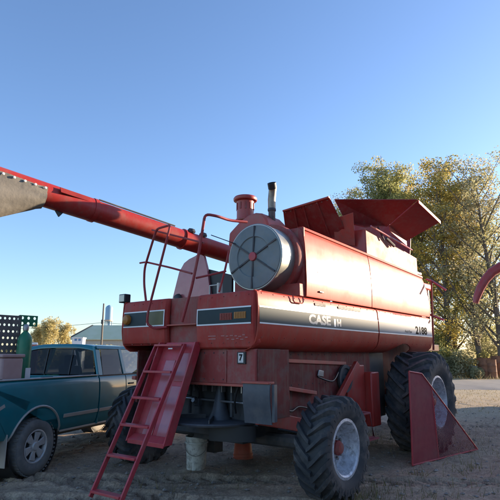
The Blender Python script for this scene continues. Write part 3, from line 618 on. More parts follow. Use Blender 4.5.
# intake housing, precleaner, exhaust
pts = [inv(*p, a=1.6) for p in [(228, 246), (229, 233), (240, 221), (248, 215), (255, 212.5), (261, 213), (266, 218), (269, 227), (270, 250)]]
m = cb(); m.prism(pts, (.55, 0, 0)); cpart(m, 'intake_housing', 'red_old', .03)
m = cb(); m.lathe([(.17, 0), (.17, .02), (.15, .03), (.147, .3), (.155, .34)], (1.85, 1.66, 3.93), (0, 0, 1), 28); pc = cpart(m, 'air_precleaner', 'red', 0)
m = cb(); m.lathe([(.155, 0), (.2, .015), (.208, .03), (.208, .06), (.19, .085), (.1, .1), (.01, .105)], (1.85, 1.66, 4.27), (0, 0, 1), 28); cpart(m, 'precleaner_cap', 'red', 0, pc)
for k in range(10):
    an = k*.628; m = cb(); c_, s2 = math.cos(an), math.sin(an); r0 = .149
    m.prism([(1.85+r0*c_, 1.66+r0*s2, 4.12), (1.85+r0*math.cos(an+.2), 1.66+r0*math.sin(an+.2), 4.12), (1.85+r0*math.cos(an+.2), 1.66+r0*math.sin(an+.2), 4.24), (1.85+r0*c_, 1.66+r0*s2, 4.24)], (.01*c_, .01*s2, 0)); cpart(m, 'vane', 'red_dirty', 0, pc)
m = cb(); m.tube([(1.85, 1.09, 3.4), (1.85, 1.09, 4.1)], .058, 16); ex = cpart(m, 'exhaust_pipe', 'exhaust', 0)
m = cb(); m.tube([(1.85, 1.09, 4.05), (1.85, 1.09, 4.2), (1.845, 1.075, 4.3), (1.83, 1.055, 4.37), (1.80, 1.04, 4.42)], [.064, .066, .066, .066, .066], 16); cpart(m, 'exhaust_elbow', 'burnt', 0, ex)
tx_ = Vector((-.5, -.18, .85)).normalized(); te = Vector((1.79, 1.035, 4.42))
m = cb(); m.lathe([(.056, -.05), (.074, -.05), (.074, .05), (.056, .05)], te, tx_, 18, close=True); m.lathe([(.002, -.02), (.058, -.02), (.058, 0), (.002, 0)], te, tx_, 16); cpart(m, 'exhaust_tip', 'black', 0, ex)
m = cb(); m.lathe([(.064, 0), (.07, .01), (.07, .04), (.064, .05)], (1.85, 1.09, 4.0), (0, 0, 1), 16); cpart(m, 'exhaust_clamp', 'dark', 0, ex)
m = cb(); m.box(1.2, 1.5, .5, .95, 3.44, 3.52); cpart(m, 'engine_hump', 'red_old', .03)
# grain tank
def P(px, py, **k): return inv(px, py, **k)
tw = .1
m = cb(); m.prism([(3.3, tw, 3.36), (5.72, tw, 3.3), (5.72, tw, 3.67), (3.3, tw, 3.84)], (0, .02, 0)); cpart(m, 'tank_side', 'red_tank', .003)
m = cb(); m.prism([(3.3, WID-tw, 3.36), (5.72, WID-tw, 3.3), (5.72, WID-tw, 3.67), (3.3, WID-tw, 3.84)], (0, -.02, 0)); cpart(m, 'tank_side', 'red_tank', .003)
m = cb(); m.prism([(3.3, tw+.022, 3.38), (3.3, WID-tw-.022, 3.38), (3.3, WID-tw-.022, 3.9), (3.3, tw+.022, 3.83)], (.02, 0, 0)); cpart(m, 'tank_rear', 'red', .003)
m = cb(); m.prism([(5.7, tw+.022, 3.3), (5.7, WID-tw-.022, 3.3), (5.7, WID-tw-.022, 3.67), (5.7, tw+.022, 3.67)], (.02, 0, 0)); cpart(m, 'tank_front', 'red', .003)
def plate(pts, m, name, th=.02, bevel=.004):
    pts = [Vector(p) for p in pts]; n = (pts[1]-pts[0]).cross(pts[2]-pts[0]).normalized()
    mm = cb(); mm.prism(pts, n*th); return cpart(mm, name, m, bevel)
A0 = P(388, 226, b=-.05); A1 = P(405, 241, b=-.05); A2 = P(440, 221, b=-.72); A3 = P(418, 200, b=-.72)
plate([A0, A1, A2, A3], 'flap_red', 'tank_flap')
def flange(p, q, h_, name='flap_edge', m='red_panel', out=(0, -.012, 0)):
    p, q = Vector(p), Vector(q); mm = cb(); mm.prism([p, q, q+Vector((0, 0, -h_)), p+Vector((0, 0, -h_))], out); return cpart(mm, name, m, .002)
flange(A3, A2, .06); flange(Vector(A0)+Vector((0, -.02, .03)), Vector(A1)+Vector((0, -.02, .03)), .13)
B1 = P(334, 199, a=2.75); B4 = P(346, 223, a=3.22); B5 = Vector((3.3, .12, 3.86))
plate([Vector(A0)+Vector((-.01, .02, 0)), Vector(A3)+Vector((-.02, .0, .012)), B1], 'flap_red', 'tank_flap')
plate([Vector(A0)+Vector((-.01, .02, -.002)), B1, B4], 'flap_red', 'tank_flap'); plate([Vector(A0)+Vector((-.012, .02, -.006)), B4, B5], 'flap_red', 'tank_flap')
C0 = P(283, 211, a=2.6); C1 = P(329, 197, a=2.6)
C2 = (3.22, .42, 3.75); C3 = (3.22, 1.72, 3.75)
plate([C0, C1, C2, C3], 'flap_red', 'tank_flap', .02)
m = cb(); v0, v1 = Vector(C0), Vector(C1); m.tube([v0, v1], .02, 8); cpart(m, 'flap_edge', 'red_old')
rivets([Vector(C0).lerp(Vector(C1), t_).lerp(Vector(C3).lerp(Vector(C2), t_), .07)+Vector((-.005, 0, .004)) for t_ in np.linspace(.06, .94, 9)], (-.6, 0, -.5), 'flap_bolts', 'steel', None, .012)
for t in (.25, .45, .74):
    m = cb(); q0 = Vector(C0).lerp(Vector(C1), t); q1 = Vector(C3).lerp(Vector(C2), t); m.tube([q0+Vector((-.01, 0, 0)), q1+Vector((-.01, 0, 0))], .012, 6); cpart(m, 'flap_rib', 'red_dirty')
plate([P(333, 219, a=3.0), P(353, 212.5, a=3.0), P(355, 246, a=3.25), P(335, 243, a=3.25)], 'red_old', 'flap_gusset', .015)
m = cb(); m.tube([P(371, 226, b=0), P(412, 250, b=0)], .016, 8); cpart(m, 'hinge_rod', 'shield')
m = cb(); m.tube([P(378, 227, b=.05), P(384, 240, b=.05)], .018, 8); m.tube([P(386, 238, b=.05), P(394, 246, b=.03)], .03, 8); cpart(m, 'hinge_bracket', 'dark')
# mirror-image flap on the far side, then the front flap
plate([(3.93, WID+.05, 3.99), (4.9, WID+.05, 3.86), (4.9, WID+.6, 4.1), (3.7, WID+.6, 4.2)], 'flap_red', 'tank_flap')
plate([(5.72, .25, 3.67), (5.72, WID-.3, 3.67), (6.08, WID-.4, 4.93), (6.08, .24, 4.96)], 'flap_red', 'tank_flap')  # unseen front flap, extended upward so its shadow falls on the auger
# unloading auger lying back along the far side
AP = [Vector(inv(px, py, a=a)) for (px, py, a) in []]
def lerp3(p, q, t): return Vector(p).lerp(Vector(q), t)
AE = Vector((-2.3, 3.3, 4.1)); AB = Vector((2.95, 2.5, 3.5)); ad = (AB-AE).normalized()
m = cb(); m.tube([AE, lerp3(AE, AB, .385)], .182, 28); ag = cpart(m, 'unloading_auger', 'auger', 0)
m = cb(); m.tube([lerp3(AE, AB, .38), AB], .168, 28); cpart(m, 'auger_inner_tube', 'auger', 0, ag)
m = cb(); m.tube([lerp3(AE, AB, .376), lerp3(AE, AB, .388)], .19, 28); cpart(m, 'auger_collar', 'auger', 0, ag)
m = cb(); m.tube([lerp3(AE, AB, .70), lerp3(AE, AB, .705)], .19, 28); cpart(m, 'auger_band', 'auger', 0, ag)
up = Vector((0, -.45, .9)).normalized()
m = cb(); m.tube([lerp3(AE, AB, .39)+up*.19, lerp3(AE, AB, .66)+up*.185], .014, 8); cpart(m, 'hydraulic_line', 'dark', 0, ag)
m = cb(); q = lerp3(AE, AB, .315); m.prism([q+Vector((-.28, -.135, .145)), q+Vector((.22, -.15, .11)), q+Vector((.22, -.19, .03)), q+Vector((-.28, -.175, .06))], (0, -.012, .006)); cpart(m, 'decal', 'redlens', 0, ag)
m = cb(); q = lerp3(AE, AB, .285)+Vector((0, 0, -.2)); m.prism([q+Vector((-.08, 0, .04)), q+Vector((.08, 0, .04)), q+Vector((0, 0, -.06))], (0, .03, 0)); cpart(m, 'stay_lug', 'dark', 0, ag)
for t in (.73, .78):
    q = lerp3(AE, AB, t)+Vector((0, -.06, .155)); m = cb(); m.lathe([(.01, 0), (.07, 0), (.075, .03), (.05, .07), (.01, .075)], q, (0, -.3, 1), 12); cpart(m, 'auger_fitting', 'dark', 0, ag)
m = cb(); m.tube([AB+ad*.02, AB+ad*.25, AB+ad*.32+Vector((.02, 0.02, -.2)), AB+ad*.33+Vector((.02, .02, -1.2))], .2, 24); cpart(m, 'auger_elbow', 'auger', 0, ag)
# boot: a hanging rubber chute round the end
g = []
lat = Vector((0, 0, 1)).cross(ad).normalized()
BT = [(-.62, .26, -.75), (-.45, .26, -.74), (-.2, .25, -.66), (0.05, .24, -.52), (.3, .225, -.38), (.5, .215, -.27), (.62, .205, -.21)]
m = cb(); e0 = lerp3(AE, AB, .118)
for (u, hw, zb) in BT:
    row = []
    for k in range(17):
        t = k/16; an = math.pi*(t*1.16-.08)
        ca, sa = math.cos(an), math.sin(an)
        if t < .04 or t > .96: pass
        row.append((u, ca*hw, sa))
    g.append(row)
gg = []
for (u, hw, zb) in BT:
    row = []
    for k in range(25):
        t = k/24                                # from the near shoulder, down under the tube, to the far shoulder
        an = R(14)-t*R(208); ca, sa = math.cos(an), math.sin(an)
        hw_ = .19+(hw-.19)*max(0, min(1, -sa*2)); z_ = sa*(hw_ if sa > 0 else -zb); wob = .012*math.sin(u*23+k*1.3)+.008*math.sin(u*41+k*2.9)
        row.append(e0+ad*u - lat*(ca*(hw_+wob)) + Vector((0, 0, z_+wob*.6)))
    gg.append(row)
mid = e0
m = cb(); m.sheet(gg, (0, 0, 0.006)); boot = cpart(m, 'auger_boot', 'canvas', 0, ag, 60)
for i in range(9):
    u = -.58+i*.145; hw = .196; an = R(9); q = e0+ad*u-lat*(math.cos(an)*(hw+.012))+Vector((0, 0, math.sin(an)*(hw)))
    m = cb(); m.lathe([(.004, 0), (.02, 0), (.018, .012), (.004, .016)], q, (-lat*math.cos(an)+Vector((0, 0, math.sin(an)))), 10); cpart(m, 'bolt', 'white', 0, boot)
# auger rest plate
pts = [inv(*p, a=1.85) for p in [(168, 312), (172, 300), (176, 284), (179, 272), (184, 263), (189, 259), (195, 256), (199, 253), (204, 256), (207, 268), (211, 300), (213, 312)]]
m = cb(); m.prism(pts, (.05, 0, 0)); cpart(m, 'auger_rest', 'shield', .006)
m = cb(); m.tube([inv(177, 296, a=1.8), inv(179, 300, a=1.8)], .07, 12); cpart(m, 'rest_roller', 'dark', .004)
m = cb(); q0 = inv(204, 268, a=1.9); q1 = inv(232, 275, a=1.9); m.prism([q0, q1, (q1[0], q1[1], 2.45), (q0[0], q0[1], 2.45)], (.05, 0, 0)); cpart(m, 'battery_box', 'black', .01)
m = cb(); m.box(1.3, 2.6, WID-.05, WID+.85, 2.38, 2.46); cpart(m, 'auger_rest_base', 'red_dirty', .01)
# handrails
def rail(pts, r=.02, name='handrail', m_='rail_red'):
    m = cb(); pts = [Vector(p) for p in pts]; out = [pts[0]]
    for i in range(1, len(pts)-1):
        p, q, s_ = pts[i-1], pts[i], pts[i+1]; d1 = (p-q); d2 = (s_-q); c_ = min(.09, d1.length*.4, d2.length*.4); u, v = q+d1.normalized()*c_, q+d2.normalized()*c_
        for t in (0, .25, .5, .75, 1): out.append((u*(1-t)+q*t)*(1-t)+(q*(1-t)+v*t)*t)
    out.append(pts[-1]); m.tube(out, r, 8); return cpart(m, name, m_, 0)
I = lambda px, py, a: inv(px, py, a=a)
rail([I(146, 301, .1), I(144, 284, .1), I(144.5, 268, .08), I(156.5, 229, .0), I(163, 227, -.04), I(170.5, 225, -.08), I(168, 235, -.1), I(148, 312, -.1), I(147, 324, -.1), I(154, 328.5, -.05), I(167, 327, 0)], .017)
rail([I(182, 322, -.06), I(192, 286, -.06), I(199, 252, -.06), I(205, 214, -.06), I(217, 216, .05), I(230, 220.5, .3), I(247, 222, .58)], .019)
rail([I(205, 250, -.04), I(205, 280, -.02), I(187, 322, -.02)], .02) if False else None
rail([I(229, 251, .1), I(225, 270, .1), I(219, 292, .1)], .014)
rail([I(152, 230, .1), I(204, 243, -.03)], .013)
rail([I(140, 263, .12), I(146, 262, .1), I(170, 267.5, .0), I(192, 273.5, -.03)], .014)
rail([I(196, 278, -.03), I(214, 274, .05), I(226, 271, .1)], .014)
rail([I(211, 235, .2), I(236, 244, .4)], .006, 'cable', 'black')
# rear ladder
lad = bpy.data.objects.new('ladder', None); col.objects.link(lad); lad.parent = combine
TL = Vector((-.05, 1.66, 1.78)); TR = Vector((-.05, 1.11, 1.78)); BLd = Vector((-1.02, 1.56, .09)); BRd = Vector((-1.02, 1.03, .10))
for (t_, b_) in ((TL, BLd), (TR, BRd)):
    d_ = (b_-t_).normalized(); m = cb(); w_ = Vector((-.86, 0, .5)).normalized()*.055
    m.prism([t_-w_*.5, t_+w_*.5, b_+w_*.5, b_-w_*.5], (0, .024, 0)); cpart(m, 'ladder_rail', 'ladder_red', .004, lad)
for t in (.0, .2, .385, .565, .755, .965):
    p, q = TL.lerp(BLd, t), TR.lerp(BRd, t); m = cb(); m.prism([p+Vector((-.05, 0, -.012)), q+Vector((-.05, .024, -.012)), q+Vector((.045, .024, -.012)), p+Vector((.045, 0, -.012))], (0, 0, .028)); cpart(m, 'rung', 'ladder_red', .004, lad)
m = cb(); m.box(-.07, -.065, 1.33, 1.41, 1.73, 1.745); cpart(m, 'sticker', 'white', 0, lad)
# ladder shield (folded steel tray behind the ladder)
SA = .0
def shp(t, b, off=0): # along the shield, t 0 top to 1 bottom
    p0 = Vector((.05, 0, 1.82)); p1 = Vector((-.42, 0, .66)); p = p0.lerp(p1, t); return Vector((p.x+off, b, p.z))
shd = bpy.data.objects.new('ladder_shield', None); col.objects.link(shd); shd.parent = combine
m = cb(); m.sheet([[shp(t, b) for b in (.95, 1.6)] for t in np.linspace(0, 1, 5)], (.02, 0, 0)); cpart(m, 'tray', 'ladder_red', .004, shd)
for b in (.93, 1.6):
    m = cb(); m.sheet([[shp(t, b, o_) for o_ in (-.1, .03)] for t in (0, 1.03)], (0, .02, 0)); cpart(m, 'tray_flange', 'ladder_red', .004, shd)
for (b0, b1, t0, t1) in ((1.02, 1.2, .12, .42), (1.02, 1.2, .47, .97), (1.28, 1.46, .2, .6), (1.28, 1.46, .64, .97)):
    m = cb(); m.sheet([[shp(t, b, -.012) for b in (b0, b1)] for t in (t0, t1)], (.012, 0, 0)); cpart(m, 'tread_plate', 'shield', .004, shd)
m = cb(); m.prism([shp(1, .95), shp(1, 1.6), shp(1, 1.6)+Vector((-.1, 0, -.06)), shp(1, .95)+Vector((-.1, 0, -.06))], (.0, 0, .05)); cpart(m, 'tray_lip', 'ladder_red', .004, shd)
# far work lamp
m = cb(); q = Vector(inv(125, 299, a=.1)); m.box(q.x-.06, q.x+.05, q.y-.075, q.y+.075, q.z-.06, q.z+.07); wl = cpart(m, 'work_lamp', 'black', .012)
m = cb(); m.box(q.x-.065, q.x-.06, q.y-.06, q.y+.06, q.z-.045, q.z+.055); cpart(m, 'lamp_lens', 'galv', 0, wl); m = cb(); m.tube([(q.x, q.y, q.z-.12), (q.x, q.y, q.z-.05)], .015, 6); cpart(m, 'lamp_stalk', 'black', 0, wl)
# cab, feeder house, front rails
m = cb(); m.prism([(6.3, .55, 1.9), (7.65, .55, 1.9), (7.8, .55, 2.3), (7.5, .55, 3.2), (6.3, .55, 3.2)], (0, 1.45, 0)); cpart(m, 'cab', 'glass_dark', 0)
m = cb(); m.box(6.25, 7.75, .48, 2.07, 3.2, 3.36); cpart(m, 'cab_roof', 'red_panel', .04)
for (a, b) in ((6.3, .52), (6.3, 2.0), (7.5, .52), (7.5, 2.0)):
    m = cb(); m.box(a-.03, a+.04, b-.02, b+.05, 1.9, 3.2); cpart(m, 'cab_post', 'black', .005)
m = cb(); m.box(6.2, 7.8, .45, 2.1, 1.75, 1.9); cpart(m, 'cab_floor', 'red', .01)
m = cb(); m.prism([(5.2, .85, .9), (5.2, .85, 1.75), (7.9, .85, .95), (7.9, .85, .3)], (0, .85, 0)); cpart(m, 'feeder_house', 'red', .01)
for (p, q) in (((432, 281), (446, 290)), ((431, 315), (444, 320))):
    m = cb(); p_, q_ = Vector(I(*p, 6.25)), Vector(I(*q, 6.25)); m.tube([p_+Vector((0, .12, .05)), p_, q_], .024, 8); cpart(m, 'grab_bar', 'shield', 0)
m = cb(); m.tube([I(431.5, 281, 6.22), I(433.5, 350, 6.22)], .022, 8); cpart(m, 'grab_rail', 'red_dirty')
m = cb(); m.tube([I(417, 273, 5.9), I(432, 268.5, 6.3), I(452, 265, 6.9)], .008, 5); cpart(m, 'antenna', 'black')

# ================================================================== RED GUARD standing by the front wheel
G0 = Vector((3.2, -.52, 0)); G1 = Vector((5.1, -.96, 0)); gd = (G1-G0).normalized(); gl = (G1-G0).length
gdw = Vector((gd.x*D2[0]+gd.y*L2[0], gd.x*D2[1]+gd.y*L2[1], 0)); gbase = wld(G0.x, G0.y)
guard = empty('mesh_guard', gbase, math.atan2(gdw.y, gdw.x), 'triangular dark red mesh guard with solid left half leaning by the front wheel', 'guard')
def gp(u, z): return (u, 0, z)          # local: u along base; leans slightly forward
tl = (.08, 1.40); kn = (.42, 1.36)
m = MB(); m.prism([gp(0, .02), gp(.72, .03), gp(.66, 1.13), gp(.40, 1.36), gp(.06, 1.40)], (0, .012, 0)); m.build('solid_sheet', 'mesh', guard, .003)
m = MB()
m.tube([gp(0, .02), gp(gl, .04)], .014, 8); m.tube([gp(0, .02), gp(.06, 1.40)], .014, 8); m.tube([gp(.06, 1.40), gp(.40, 1.36)], .014, 8); m.tube([gp(.40, 1.36), gp(gl, .04)], .014, 8); m.tube([gp(.72, .03), gp(.66, 1.13)], .012, 8)
m.build('frame', 'ladder_red', guard)
m = MB(); step = .038
def hyp(u): return 1.36+(u-.40)*(.04-1.36)/(gl-.40)
def seg_clip(p, q):
    pts = []
    for t in np.linspace(0, 1, 120):
        u = p[0]+(q[0]-p[0])*t; z = p[1]+(q[1]-p[1])*t
        if .70 <= u <= gl and .03 <= z <= hyp(u): pts.append((u, z))
    return (pts[0], pts[-1]) if len(pts) > 1 else None
for k in range(-60, 120):
    for sg in (1, -1):
        u0 = k*step; r = seg_clip((u0, 0), (u0+sg*1.6*.9, 1.6))
        if r: m.tube([gp(*r[0]), gp(*r[1])], .0034, 4, False)
m.build('wire_mesh', 'mesh', guard)

# ================================================================== PICKUP TRUCK
TA = R(72); tv = Vector((math.cos(TA), math.sin(TA), 0)); tr = Vector((tv.y, -tv.x, 0))
troot = Vector((-3.12, 7.55, 0))-tr*.86
truck = empty('pickup_truck', troot, TA, 'dusty teal extended cab pickup truck parked left of the combine', 'truck')
HW = .97
def bulge(z): return HW-.045*((z-.98)/.42)**2 - (.03*max(0, (z-1.24)/.07)**2 if z > 1.24 else 0) - (.05*((.62-z)/.12)**2 if z < .62 else 0)
def body_side(name, outline, side, m_='teal', parent=truck, inset=0, th=.03, cuts=None):
    bm = bmesh.new(); vs = [bm.verts.new((x, 0, z)) for x, z in outline]; bm.faces.new(vs)
    bmesh.ops.triangulate(bm, faces=bm.faces[:])
    for z in (cuts or [.52, .58, .64, .72, .8, .9, 1.0, 1.1, 1.2, 1.26, 1.29]):
        bmesh.ops.bisect_plane(bm, geom=bm.verts[:]+bm.edges[:]+bm.faces[:], dist=1e-5, plane_co=(0, 0, z), plane_no=(0, 0, 1))
    for v in bm.verts: v.co.y = side*(bulge(v.co.z)-inset)
    r = bmesh.ops.extrude_face_region(bm, geom=bm.faces[:])
    for v in r['geom']:
        if isinstance(v, bmesh.types.BMVert): v.co.y -= side*th
    bmesh.ops.recalc_face_normals(bm, faces=bm.faces)
    me = bpy.data.meshes.new(name); bm.to_mesh(me); bm.free(); me.materials.append(M[m_])
    me.polygons.foreach_set('use_smooth', [True]*len(me.polygons)); me.set_sharp_from_angle(angle=R(40))
    o = bpy.data.objects.new(name, me); col.objects.link(o); o.parent = parent; return o
def arch(cx, r, z0, n=14, up=1.0): # wheel arch points from rear to front
    pts = []
    for i in range(n+1):
        an = math.pi-math.pi*i/n; x = cx+r*math.cos(an); z = .42+r*up*math.sin(an)
        if z >= z0: pts.append((x, max(z, z0)))
    return [(cx-r, z0)]+pts[1:-1]+[(cx+r, z0)] if True else pts
WB = 3.94
for side in (-1, 1):
    a_ = arch(0, .50, .50); body_side('bed_side', [(-1.15, .56)]+[(a_[0][0]-.02, .54)]+a_+[(a_[-1][0]+.02, .52), (1.415, .52), (1.415, 1.31), (-1.15, 1.31)], side)
    body_side('cab_side', [(1.45, .52), (2.26, .52), (2.26, 1.31), (1.45, 1.31)], side)
    dr = body_side('door', [(2.285, .52), (3.42, .52), (3.42, 1.31), (2.285, 1.31)], side)
    m = MB(); y = side*(bulge(1.12)); m.box(2.36, 2.52, min(y, y+side*.02), max(y, y+side*.02), 1.12, 1.15); m.build('handle', 'plastic', dr, .005)
    a_ = arch(WB, .50, .50); body_side('front_fender', [(3.445, .52)]+a_+[(4.75, .56), (4.75, 1.02), (4.7, 1.16), (3.445, 1.29)], side)
    for cx in (0, WB):
        m = MB(); pts = [Vector((cx+.515*math.cos(t), side*(bulge(.42+.515*math.sin(t))+.004), .42+.515*math.sin(t))) for t in np.linspace(math.pi*.97, math.pi*.03, 22)]
        m.tube(pts, .017, 6); m.build('arch_trim', 'trim', truck)
        m = MB(); m.lathe([(.5, 0), (.5, side*-.28), (.48, side*-.28), (.48, 0)], (cx, side*(HW-.06), .42), (0, 1, 0), 32, close=True); m.build('wheel_well', 'plastic', truck)
    for (x0, x1) in ((.53, 1.41), (1.455, 2.255), (2.29, 3.41)):
        m = MB(); y = bulge(.74)+.002; m.sheet([[(x, side*(bulge(z)+.003), z) for z in (.715, .745, .77)] for x in (x0, x1)], (0, side*.012, 0)); m.build('side_moulding', 'trim', truck, .004)
    m = MB(); m.sheet([[(x, side*(bulge(.54)+.002), z) for z in (.505, .535)] for x in (.53, 3.4)], (0, side*.01, 0)); m.build('rocker_trim', 'trim', truck, .004)
    m = MB(); m.sheet([[(x, side*y_, 1.312) for y_ in (.79, .945)] for x in (-1.15, 1.41)], (0, 0, .018)); m.build('bed_rail', 'trim', truck, .006)
    for x in (-.9, .1, 1.05):
        m = MB(); m.box(x, x+.2, min(side*.84, side*.90), max(side*.84, side*.90), 1.331, 1.336); m.build('stake_pocket', 'plastic', truck)
m = MB(); m.box(-1.1, 1.38, -.8, .8, .72, .76); m.build('bed_floor', 'plastic', truck)
m = MB(); m.box(1.38, 1.42, -.93, .93, .6, 1.3); m.build('bed_front', 'teal', truck, .005)
for s in (-1, 1):
    m = MB(); m.box(-1.13, 1.38, min(s*.8, s*.82), max(s*.8, s*.82), .74, 1.3); m.build('bed_inner_wall', 'teal', truck)
m = MB(); m.box(-1.18, -1.13, -.9, .9, .62, 1.3); m.build('tailgate', 'teal', truck, .01)
m = MB(); m.box(-1.42, -1.25, -.95, .95, .5, .68); m.build('rear_bumper', 'trim', truck, .02)
m = MB(); m.box(-1.2, 4.6, -.5, .5, .38, .55); m.build('frame', 'plastic', truck, .01)
m = MB(); m.box(1.45, 1.48, -.93, .93, .52, 1.30); m.build('cab_back', 'teal', truck, .005)
# greenhouse
def gh(x, z, y=None): # half width of the greenhouse at height z
    return .915-(z-1.3)*.33
RZ = 1.80
m = MB()
prof = [(1.56, .70), (1.60, .73), (1.9, .755), (2.6, .745), (2.95, .70), (3.02, .66)]
grid = []
for (x, hw) in prof:
    row = []
    for t in np.linspace(-1, 1, 15):
        zz = RZ+.055*(1-abs(t)**3.2) - (.045 if x < 1.58 else .0) - (.05 if x > 3.0 else .012 if x > 2.9 else 0); row.append((x, hw*t, zz))
    grid.append(row)
m.sheet(grid, (0, 0, -.03)); m.build('roof', 'teal', truck, .004, 50)
def pillar(p, q, w, d, name='pillar', m_='teal'):
    p, q = Vector(p), Vector(q); m = MB(); m.prism([p+Vector((-w/2, 0, 0)), p+Vector((w/2, 0, 0)), q+Vector((w/2, 0, 0)), q+Vector((-w/2, 0, 0))], (0, d, 0)); m.build(name, m_, truck, .008)
for s in (-1, 1):
    pillar((1.52, s*.915, 1.3), (1.61, s*.735, RZ+.005), .13, -s*.05)
    pillar((2.28, s*.925, 1.3), (2.30, s*.755, RZ+.005), .1, -s*.04)
    pillar((3.40, s*.905, 1.28), (2.93, s*.71, RZ), .06, -s*.05)
    # belt and header rails
    m = MB(); m.box(1.46, 3.4, min(s*.93, s*.87), max(s*.93, s*.87), 1.285, 1.315); m.build('belt_moulding', 'plastic', truck, .004)
    m = MB(); m.sheet([[(x, s*y_, z) for (y_, z) in ((.775, 1.765), (.742, 1.82))] for x in (1.57, 2.95)], (0, -s*.03, 0)); m.build('roof_rail', 'teal', truck, .004)
    def pane(pts, mm='glass'):
        m = MB(); m.prism(pts, (0, -s*.005, 0)); m.build('side_window', mm, truck)
    yb, yt = s*.905, s*.758
    pane([(1.6, yb, 1.31), (2.24, yb, 1.31), (2.25, yt, 1.77), (1.68, yt, 1.77)], 'glass_dark')
    pane([(2.33, yb, 1.31), (3.36, yb, 1.31), (2.93, yt, 1.77), (2.35, yt, 1.77)])
    m = MB(); m.box(3.02, 3.2, min(s*.97, s*1.16), max(s*.97, s*1.16), 1.32, 1.47); mi = m.build('wing_mirror', 'plastic', truck, .03)
m = MB(); m.prism([(1.49, -.80, 1.32), (1.49, .80, 1.32), (1.585, .66, 1.765), (1.585, -.66, 1.765)], (.005, 0, 0)); rg = m.build('rear_window', 'glass_dark', truck)
for y in (-.27, .27):
    m = MB(); m.prism([(1.485, y-.012, 1.32), (1.485, y+.012, 1.32), (1.58, y+.012, 1.765), (1.58, y-.012, 1.765)], (-.008, 0, 0)); m.build('slider_frame', 'plastic', rg)
m = MB(); m.prism([(3.42, -.85, 1.29), (3.42, .85, 1.29), (2.95, .66, 1.78), (2.95, -.66, 1.78)], (.005, 0, 0)); m.build('windshield', 'glass', truck)
m = MB(); m.sheet([[(x, y, z+.03*(1-(y/.9)**2)) for y in np.linspace(-.9, .9, 9)] for (x, z) in ((3.4, 1.28), (4.0, 1.22), (4.6, 1.14), (4.74, 1.08))], (0, 0, -.03)); m.build('hood', 'teal', truck, .004, 50)
m = MB(); m.box(4.74, 4.8, -.85, .85, .7, 1.08); m.build('grille', 'plastic', truck, .02)
m = MB(); m.box(4.8, 4.98, -.95, .95, .5, .68); m.build('front_bumper', 'trim', truck, .02)
for s in (-1, 1):
    m = MB(); m.box(4.78, 4.82, min(s*.6, s*.88), max(s*.6, s*.88), .88, 1.02); m.build('headlight', 'glass', truck, .005)
    m = MB(); m.box(-1.2, -1.16, min(s*.82, s*.95), max(s*.82, s*.95), .82, 1.2); m.build('tail_light', 'redlens', truck, .005)
m = MB(); m.box(1.5, 3.3, -.85, .85, .6, .8); m.build('cab_floor', 'interior', truck)
for y in (-.42, .42):
    m = MB(); m.prism([(2.5, y-.26, .8), (2.95, y-.26, .8), (2.95, y-.26, .98), (2.62, y-.26, .98), (2.45, y-.26, 1.45), (2.36, y-.26, 1.45)], (0, .52, 0)); m.build('seat', 'interior', truck, .04)
    m = MB(); m.box(2.36, 2.46, y-.13, y+.13, 1.45, 1.66); m.build('headrest', 'interior', truck, .04)
m = MB(); m.box(1.62, 1.95, -.8, .8, .8, 1.25); m.build('rear_seat', 'interior', truck, .05)
m = MB(); m.prism([(3.1, -.85, 1.0), (3.42, -.85, 1.0), (3.42, -.85, 1.26), (3.12, -.85, 1.24)], (0, 1.7, 0)); m.build('dashboard', 'interior', truck, .03)
def truck_wheel(x, s):
    e = bpy.data.objects.new('wheel', None); col.objects.link(e); e.parent = truck; e.location = (x, s*.83, .385); e.rotation_euler = (0, 0, 0 if s < 0 else math.pi)
    m = MB(); h = .13; m.lathe([(.22, -.1), (.24, -.118), (.30, -.128), (.355, -.122), (.385, -.1), (.395, -.06), (.397, 0), (.395, .06), (.385, .1), (.355, .122), (.30, .128), (.22, .1)], (0, 0, 0), (0, 1, 0), 48, close=True)
    for k in range(44):
        for q in (-1, 1):
            an = 2*math.pi*(k+.25*q)/44; c_, s2 = math.cos(an), math.sin(an); u = Vector((-s2, 0, c_)); rd_ = Vector((c_, 0, s2)); p0 = rd_*.39+Vector((0, q*.085, 0))
            m.prism([p0+u*-.016+Vector((0, -.032, 0)), p0+u*.016+Vector((0, -.032, 0)), p0+u*.016+Vector((0, .032, 0)), p0+u*-.016+Vector((0, .032, 0))], rd_*.012)
    m.build('tyre', 'truck_rubber', e, 0, 40)
    m = MB(); m.lathe([(.222, -.102), (.232, -.115), (.215, -.118), (.2, -.1), (.195, -.06), (.195, .09), (.19, .09), (.185, -.055), (.02, -.03), (.02, .05), (.22, .1)], (0, 0, 0), (0, 1, 0), 40, close=True); rm = m.build('rim', 'alloy', e, 0)
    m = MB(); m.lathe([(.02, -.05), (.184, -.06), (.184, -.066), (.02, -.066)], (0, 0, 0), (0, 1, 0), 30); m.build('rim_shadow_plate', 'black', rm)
    for k in range(6):
        an = 2*math.pi*k/6+.3; P_ = lambda r, da, y: (r*math.cos(an+da), y, r*math.sin(an+da))
        m = MB(); m.prism([P_(.055, -.5, -.098), P_(.2, -.3, -.108), P_(.2, .3, -.108), P_(.055, .5, -.098)], (0, .03, 0)); m.build('spoke', 'alloy', rm, .008)
    m = MB(); m.lathe([(.01, -.12), (.05, -.118), (.06, -.1), (.09, -.095), (.09, -.06)], (0, 0, 0), (0, 1, 0), 20); m.build('hub_cap', 'alloy', rm)
for x in (0, WB):
    for s in (-1, 1): truck_wheel(x, s)
m = MB(); m.sheet([[(-.56, y, z) for z in (.2, .62)] for y in (-.95, -.7)], (-.012, 0, 0)); m.build('mud_flap', 'trim', truck, .004)
